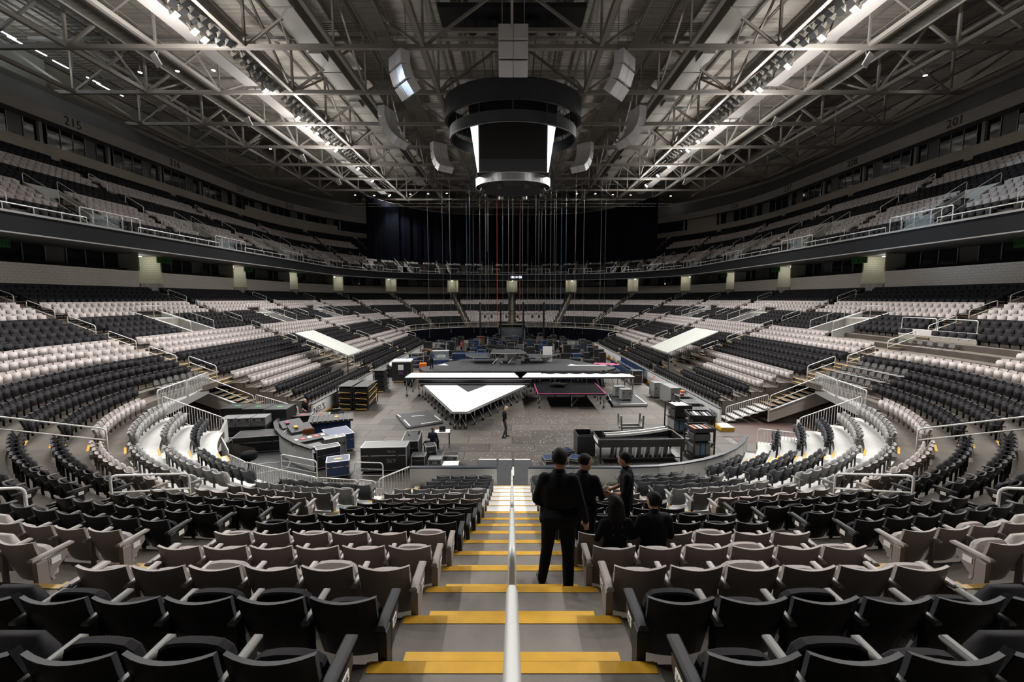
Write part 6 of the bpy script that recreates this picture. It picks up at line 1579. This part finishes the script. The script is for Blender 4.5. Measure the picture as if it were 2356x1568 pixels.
CROUCH = dict(SIT); CROUCH.update(pelvis=(0,-.1,.34), waist=(0,-.02,.5), chest=(0,.12,.70), neck=(0,.2,.86), head=(0,.28,.98), shL=(-.2,.14,.80), elL=(-.26,.32,.62), wrL=(-.12,.5,.55), shR=(.2,.14,.80), elR=(.26,.32,.62), wrR=(.12,.5,.55), hipL=(-.1,-.08,.34), knL=(-.16,.3,.5), anL=(-.14,.05,.08), toL=(-.16,.22,.035), hipR=(.1,-.08,.34), knR=(.16,.3,.5), anR=(.14,.05,.08), toR=(.16,.22,.035))
BEND = dict(STAND); BEND.update(pelvis=(0,-.1,.92), waist=(0,.05,1.02), chest=(0,.28,1.10), neck=(0,.43,1.14), head=(0,.57,1.16), look=(0,.6,-.8), shL=(-.2,.36,1.12), elL=(-.24,.45,.85), wrL=(-.15,.6,.68), shR=(.2,.36,1.12), elR=(.24,.45,.85), wrR=(.15,.6,.68))
def person(label, loc, rz, pose, top='cloth_black', legs='cloth_black', skin='skin', hair='hair_dark', sleeves=True, shoes='black', bulk=1.0, h=1.0, long_hair=False, fine=.016, fingers=True, group=None, print_=None, short=False, jacket=False):
    J = {k: Vector(v) for k, v in pose.items()}
    b_ = MB(); seg = []
    def limb(a, c, r0, r1, key, n=10, mid=None):
        a, c = Vector(a), Vector(c); pts = [a+(c-a)*t for t in (0, .25, .5, .75, 1)]; rm = mid or (r0+r1)/2
        rr = [r0, (r0+rm)/2*1.03, rm, (rm+r1)/2, r1]; b_.tube(pts, rr, 'black', n); b_.ell(a, (r0,)*3, 'black', 8, 6); b_.ell(c, (r1,)*3, 'black', 8, 6); seg.append((a, c, (r0+r1)/2, key))
    k = bulk; up = (J['chest']-J['pelvis']).normalized(); nk = (J['neck']-J['chest']).normalized()
    sw = (J['shL']-J['shR']).length/2
    jz = 1.12 if jacket else 1.0
    loft(b_, [(J['pelvis']-up*.10, .135*k*jz, .10*k*jz, up), (J['pelvis'], .172*k*jz, .122*k*jz, up), (J['waist'], .155*k*jz, .112*k*jz, up), ((J['waist']+J['chest'])/2, .172*k*jz, .118*k*jz, up), (J['chest'], .178*k*jz, .122*k*jz, up), (J['chest']+nk*.07, .150*k, .105*k, nk), (J['chest']+nk*.14, .085, .075, nk)])
    for s in 'LR': b_.tube([tuple(J['neck']-nk*.0), tuple((J['neck']-nk*.05)*.45+J['sh'+s]*.55), tuple(J['sh'+s])], [.045, .056, .066*k], 'black', 9); seg.append((J['neck']-nk*.045, J['sh'+s], .05, top))
    seg.append((J['waist'], J['chest']+nk*.08, .15, top)); seg.append((J['pelvis']-up*.02, J['waist'], .15, top if jacket else legs if False else top)); seg.append((J['pelvis']-up*.12, J['pelvis']-up*.06, .14, legs))
    for s in 'LR':
        limb(J['chest']+nk*.03, J['sh'+s], .08, .07*k, top); limb(J['sh'+s], J['el'+s], .066*k, .050*k, top)
        limb(J['el'+s], J['wr'+s], .050*k if sleeves else .042, .040*k if sleeves else .029, top if sleeves else skin)
        if not sleeves: seg.append((J['sh'+s]+(J['el'+s]-J['sh'+s])*.8, J['el'+s], .045, skin))
        f = J['f'+s].normalized(); w0 = J['wr'+s]; side_ = Vector((1,0,0)) if abs(f.x) < .8 else Vector((0,1,0)); side_ = (side_-f*side_.dot(f)).normalized(); nrm = f.cross(side_)
        palm = w0+f*.055
        b_.ell(palm, (.042, .042, .042), 'black', 8, 6); limb(w0, w0+f*.085, .030, .034, skin, 8)
        if fingers:
            for q, (off, ln) in enumerate(((-.03, .062), (-.010, .075), (.010, .072), (.03, .055))):
                a = w0+f*.09+side_*off; m1 = a+f*ln*.55+nrm*.008; e1 = a+f*ln*.9+nrm*.03
                b_.tube([a-f*.03, a, m1, e1], [.0105, .0105, .0095, .0075], 'black', 6); seg.append((a, e1, .01, skin))
            sg = 1 if s == 'L' else -1
            a = w0+f*.035+side_*.03*sg; b_.tube([a-side_*.01*sg, a+side_*.02*sg+f*.02, a+side_*.03*sg+f*.055+nrm*.015], [.014, .012, .009], 'black', 6); seg.append((a, a+side_*.03*sg+f*.05, .012, skin))
        limb(J['hip'+s], J['kn'+s], .092*k, .066*k, legs, mid=.082*k); limb(J['kn'+s], J['an'+s], .064*k, .050*k, legs, mid=.060*k)
        limb(J['an'+s]-V3(0,0,.02), J['to'+s], .046, .036, shoes); b_.ell(J['an'+s]+V3(0,-.03,-.035), (.04, .05, .042), 'black', 8, 6)
        seg.append((J['an'+s]+V3(0,-.03,-.04), J['to'+s], .04, shoes))
    # neck and head with nose, ears, jaw
    lk = J['look'].normalized(); hd = J['head']; upv = (hd-J['neck']).normalized()
    b_.tube([J['neck']-nk*.06, J['neck']+(hd-J['neck'])*.55], [.062, .055], 'black', 10); seg.append((J['neck'], J['neck']+(hd-J['neck'])*.4, .055, skin))
    sd = lk.cross(Vector((0,0,1))); sd = sd.normalized() if sd.length > .1 else Vector((1,0,0)); uh = sd.cross(lk).normalized()
    Mh = Matrix((sd, lk, uh)).transposed()
    b_.ell(hd+uh*.02, (.082, .104, .106), 'black', 14, 10, Mh); b_.ell(hd-uh*.055+lk*.022, (.060, .072, .066), 'black', 12, 8, Mh)
    b_.ell(hd+lk*.098-uh*.018, (.014, .022, .026), 'black', 8, 6, Mh); b_.ell(hd+lk*.082-uh*.07, (.026, .016, .012), 'black', 8, 6, Mh)
    for q in (-1, 1): b_.ell(hd+sd*(.08*q)-uh*.005-lk*.005, (.013, .022, .032), 'black', 8, 6, Mh)
    seg.append((hd-uh*.06, hd+uh*.03, .08, skin))
    b_.v = [tuple(Vector(v)*h) for v in b_.v]
    me = b_.mesh('body'); t_ = bpy.data.objects.new('tmp_body', me)
    rm = t_.modifiers.new('r', 'REMESH'); rm.mode = 'VOXEL'; rm.voxel_size = fine*h; rm.adaptivity = 0
    sm_ = t_.modifiers.new('s', 'SMOOTH'); sm_.iterations = 3 if fingers else 5; sm_.factor = .5
    TMPS.collection.objects.link(t_); TMPS.view_layers[0].update(); dg = TMPS.view_layers[0].depsgraph; m2 = bpy.data.meshes.new_from_object(t_.evaluated_get(dg)); bpy.data.objects.remove(t_); bpy.data.meshes.remove(me)
    m2.name = 'body'; m2.materials.clear(); keys = []
    for s in seg:
        if s[3] not in keys: keys.append(s[3])
    for kk in keys: m2.materials.append(K[kk])
    n = len(m2.polygons); cen = np.empty(n*3, np.float32); m2.polygons.foreach_get('center', cen); cen = cen.reshape(-1, 3)
    best = np.full(n, 1e9); idx = np.zeros(n, np.int32)
    for a, c, r, kk in seg:
        a_ = np.array(a)*h; d_ = np.array(c)*h-a_; L2 = max(1e-9, float(d_ @ d_)); tt = np.clip(((cen-a_) @ d_)/L2, 0, 1); ds = np.linalg.norm(cen-a_-tt[:, None]*d_, axis=1)-r*h
        mk = ds < best; best[mk] = ds[mk]; idx[mk] = keys.index(kk)
    m2.polygons.foreach_set('material_index', idx); m2.polygons.foreach_set('use_smooth', [True]*n); m2.update()
    o = bpy.data.objects.new('person', m2); col.objects.link(o); o.location = loc; o.rotation_euler = (0, 0, rz); tag(o, label, 'person', group)
    # hair as a child shell
    if hair:
        q = MB(); q.ell(tuple((hd+uh*(.035 if not short else .042)-lk*.018)*h), (.094*h, .110*h, .106*h if not short else .094*h), hair, 16, 12, Mh)
        for i in range(len(q.v)):
            v = Vector(q.v[i])/h-hd; f_ = v.dot(lk); u_ = v.dot(uh); s_ = v.dot(sd)
            low = -.045 if f_ < .0 else .045+f_*.25
            if short: low += .03
            if u_ < low and not long_hair: v = v*(.80 if f_ < .03 else .6)
            elif f_ > .06 and u_ < .06: v = v*.72
            else: v = v*(1+.035*math.sin(40*s_+25*u_))
            q.v[i] = tuple((v+hd)*h)
        if long_hair:
            L_ = long_hair
            for j in range(9):
                a = (j/8-.5)*2.6; base = hd+uh*.02+sd*(.078*math.sin(a))-lk*(.075*math.cos(a)+.01)
                dn = Vector((0, 0, -1)); mid_ = base+dn*L_*.5-lk*.03+sd*.02*math.sin(a); end = base+dn*L_-lk*.02+sd*.03*math.sin(a*1.3)
                q.tube([tuple(p*h) for p in (base+uh*.05, base, mid_, end)], [.02*h, .038*h, .038*h, .012*h], hair, 7)
        ho = q.build('hair', o, smooth=True)
    if jacket:
        q = MB(); hem = J['pelvis']-up*.06
        b2 = MB(); loft(b2, [(hem, .205*k, .150*k, up), (J['waist'], .185*k, .138*k, up), (hem+up*.02, .19*k, .14*k, up)]); b2.m = [b2.mi(top)]*len(b2.m); b2.v = [tuple(Vector(v)*h) for v in b2.v]; b2.mats = [K[top]]; b2.m = [0]*len(b2.f); b2.build('jacket_hem', o, smooth=True)
        b3 = MB(); loft(b3, [(J['neck']-nk*.06, .085, .08, nk), (J['neck']+nk*.02, .078, .074, nk), (J['neck']+nk*.015, .068, .064, nk), (J['neck']-nk*.05, .07, .066, nk)]); b3.mats = [K[top]]; b3.m = [0]*len(b3.f); b3.v = [tuple(Vector(v)*h) for v in b3.v]; b3.build('collar', o, smooth=True)
    return o
# --- group at the aisle
za = Ztread(12)+.012
pa = dict(STAND); pa.update(anL=(-.20,.10,.08), toL=(-.26,.26,.035), knL=(-.14,.10,.50), anR=(.13,-.14,.08), toR=(.17,.03,.035), knR=(.12,-.02,.49), head=(.01,.03,1.63), look=(.35,.9,-.25), elL=(-.265,.02,1.14), wrL=(-.22,.20,1.0), fL=(.3,.8,-.2), elR=(.26,-.02,1.13), wrR=(.31,.10,.90), fR=(.1,.3,-.9))
person('standing man in a black jacket seen from behind on the aisle steps', (.57, 5.02, za), -.18, pa, skin='skin', h=1.045, bulk=1.12, fine=.0135, jacket=True, short=False)
pb = dict(STAND); pb.update(look=(.75,.6,-.15), head=(.03,.03,1.63), wrL=(-.2,.2,1.05), fL=(.2,.9,0), elR=(.27,.03,1.16), wrR=(.25,.25,1.02), fR=(0,.9,-.2))
o = person('second man in black with short cropped hair behind the jacketed man', (1.02, 5.95, Ztread(11)+.012), -.25, pb, h=1.0, bulk=1.06, fine=.0135, hair='hair_dark', jacket=True, short=True)
q = MB(); q.ell((0.079*1, 0.02, 1.58), (.008, .008, .012), 'dkmetal', 6, 5); q.build('earring', o)
pc = dict(STAND); pc.update(look=(0,1,-.2), elL=(-.25,.02,1.15), wrL=(-.12,.25,1.06), fL=(.3,.9,.1), elR=(.25,.02,1.14), wrR=(.10,.26,1.05), fR=(-.3,.9,.1), neck=(0,.01,1.49), head=(0,.05,1.63))
zc = Ztread(10)
oc = person('man in a black T-shirt standing sideways and holding papers', (1.93, 6.95, zc), 1.25, pc, sleeves=False, h=1.0, bulk=1.0, fine=.0135, short=False)
q = MB(); q.bb(-.06, .128, 1.18, .06, .136, 1.38, 'yellow_dk'); q.build('shirt_print', oc)
q = MB(); q.ell((.088, .05, 1.605), (.008, .01, .012), 'white', 6, 5); q.tube([(.088,.05,1.595), (.085,.06,1.53), (.07,.08,1.46)], .004, 'white', 5); q.build('earphone', oc)
q = MB(); q.tube([(-.06,.09,1.47), (0,.125,1.40), (.06,.09,1.47)], .007, 'chain_blue', 5); q.build('lanyard', oc)
o = thing('paper_sheets', 'loose printed white sheets in the hands of the T-shirt man', 'papers', (1.50, 6.88, zc+1.10), .3)
for j in range(2): q = MB(); q.box((0, j*.03, j*.02), (.22, .004, .29), 'paper', rz=.5+j*.2, rx=.5); q.build('sheet', o)
zs = Ztread(11)
pd = dict(SIT); pd.update(look=(-.2,1,-.15))
od = person('seated woman in black with long dark hair and purple ends', (1.40, 5.55, zs), .08, pd, h=1.0, bulk=.94, fine=.0135, long_hair=.42)
q = MB()
for j in range(5): q.tube([(-.06+j*.03, -.10, .98), (-.06+j*.03, -.115, .86), (-.055+j*.028, -.10, .78)], [.010, .012, .003], 'hair_purple', 6)
q.build('purple_ends', od, smooth=True)
pe = dict(SIT); pe.update(look=(-.45,.9,-.1))
person('seated man in black with dark hair beside the long-haired woman', (1.93, 5.58, zs), .0, pe, h=1.03, bulk=1.08, fine=.0135)
# --- floor crew
pw = dict(STAND); pw.update(look=(0,.75,-.65), head=(0,.09,1.62), neck=(0,.02,1.49), chest=(0,-.02,1.33), elL=(-.24,-.02,1.15), wrL=(-.2,.10,.92), elR=(.24,-.04,1.15), wrR=(.21,.06,.90), knL=(-.1,.12,.5), anL=(-.1,.12,.08), toL=(-.12,.29,.035), anR=(.1,-.14,.08), toR=(.12,.03,.035))
person('blond long-haired man in a black T-shirt walking with bowed head', (-.42, 24.06, 0), -1.25, pw, sleeves=False, hair='hair_blond', long_hair=.26, h=1.04, fine=.018, legs='cloth_grey', skin='skin_pale')
person('man in a dark sweater seated at the small work table', (-4.12, 21.75, 0), -.12, SIT, top='cloth_navy', hair='hair_brown', skin='skin_pale', fine=.02, short=True)
ps = dict(SIT); ps.update(wrL=(-.1,.3,.95), fL=(0,.3,.9), look=(.5,1,.0))
person('man in a black T-shirt sitting by the end of the left boards', (-13.75, 28.0, .0), -2.3, ps, sleeves=False, hair=None, skin='skin_pale', fine=.02, legs='cloth_navy')
person('man in a navy shirt working on the stage left corner', (-7.3, 38.6, 1.59), .9, dict(STAND, look=(0,.9,-.4)), top='cloth_navy', sleeves=False, hair='hair_brown', fine=.025, fingers=False)
person('crew member crouching beside the covered crate', (-9.25, 38.2, 0), -.6, CROUCH, fine=.03, fingers=False, hair='hair_brown', h=1.1)
person('crew member in black crouching behind the white topped crate', (-9.75, 38.9, 0), -.3, CROUCH, fine=.03, fingers=False, h=1.1)
person('crew member crouching under the raised drum riser', (1.55, 41.9, 1.59), 2.6, CROUCH, top='cloth_grey', fine=.03, fingers=False)
person('crew member bending over the right white walkway', (8.2, 37.2, .55), 2.2, BEND, top='cloth_black', sleeves=False, skin='skin_pale', fine=.03, fingers=False, legs='spk', hair='hair_brown')
FAR = [(-9.8,60,'cloth_black','left of the black cases'),(-7.4,62.5,'cloth_red','in red among the far left cases'),(-5.2,57.5,'cloth_black','near the blue case left of centre'),(-3.2,55,'cloth_black','in jeans near the stage back'),(1.9,60.5,'cloth_black','right of the centre tunnel view'),(6.5,57,'cloth_black','on the right among truss frames'),(9.3,62,'cloth_grey','in grey at the far right'),(-11.0,64,'cloth_green','in green by the far left drape'),(3.7,52.6,'limetape','in a lime vest behind the stage'),(-1.0,64,'cloth_black','in the middle of the backstage clutter')]
for n_, (x, y, tp, wh) in enumerate(FAR):
    person('crew member %s' % wh, (x, y, 0), random.uniform(-3, 3), STAND, top=tp, legs='denim' if n_ in (3, 7) else 'cloth_black', sleeves=n_ % 2 == 0, hair='hair_brown' if n_ % 3 else 'hair_dark', fine=.035, fingers=False, group='backstage crew', skin='skin_pale')

bpy.data.scenes.remove(TMPS)
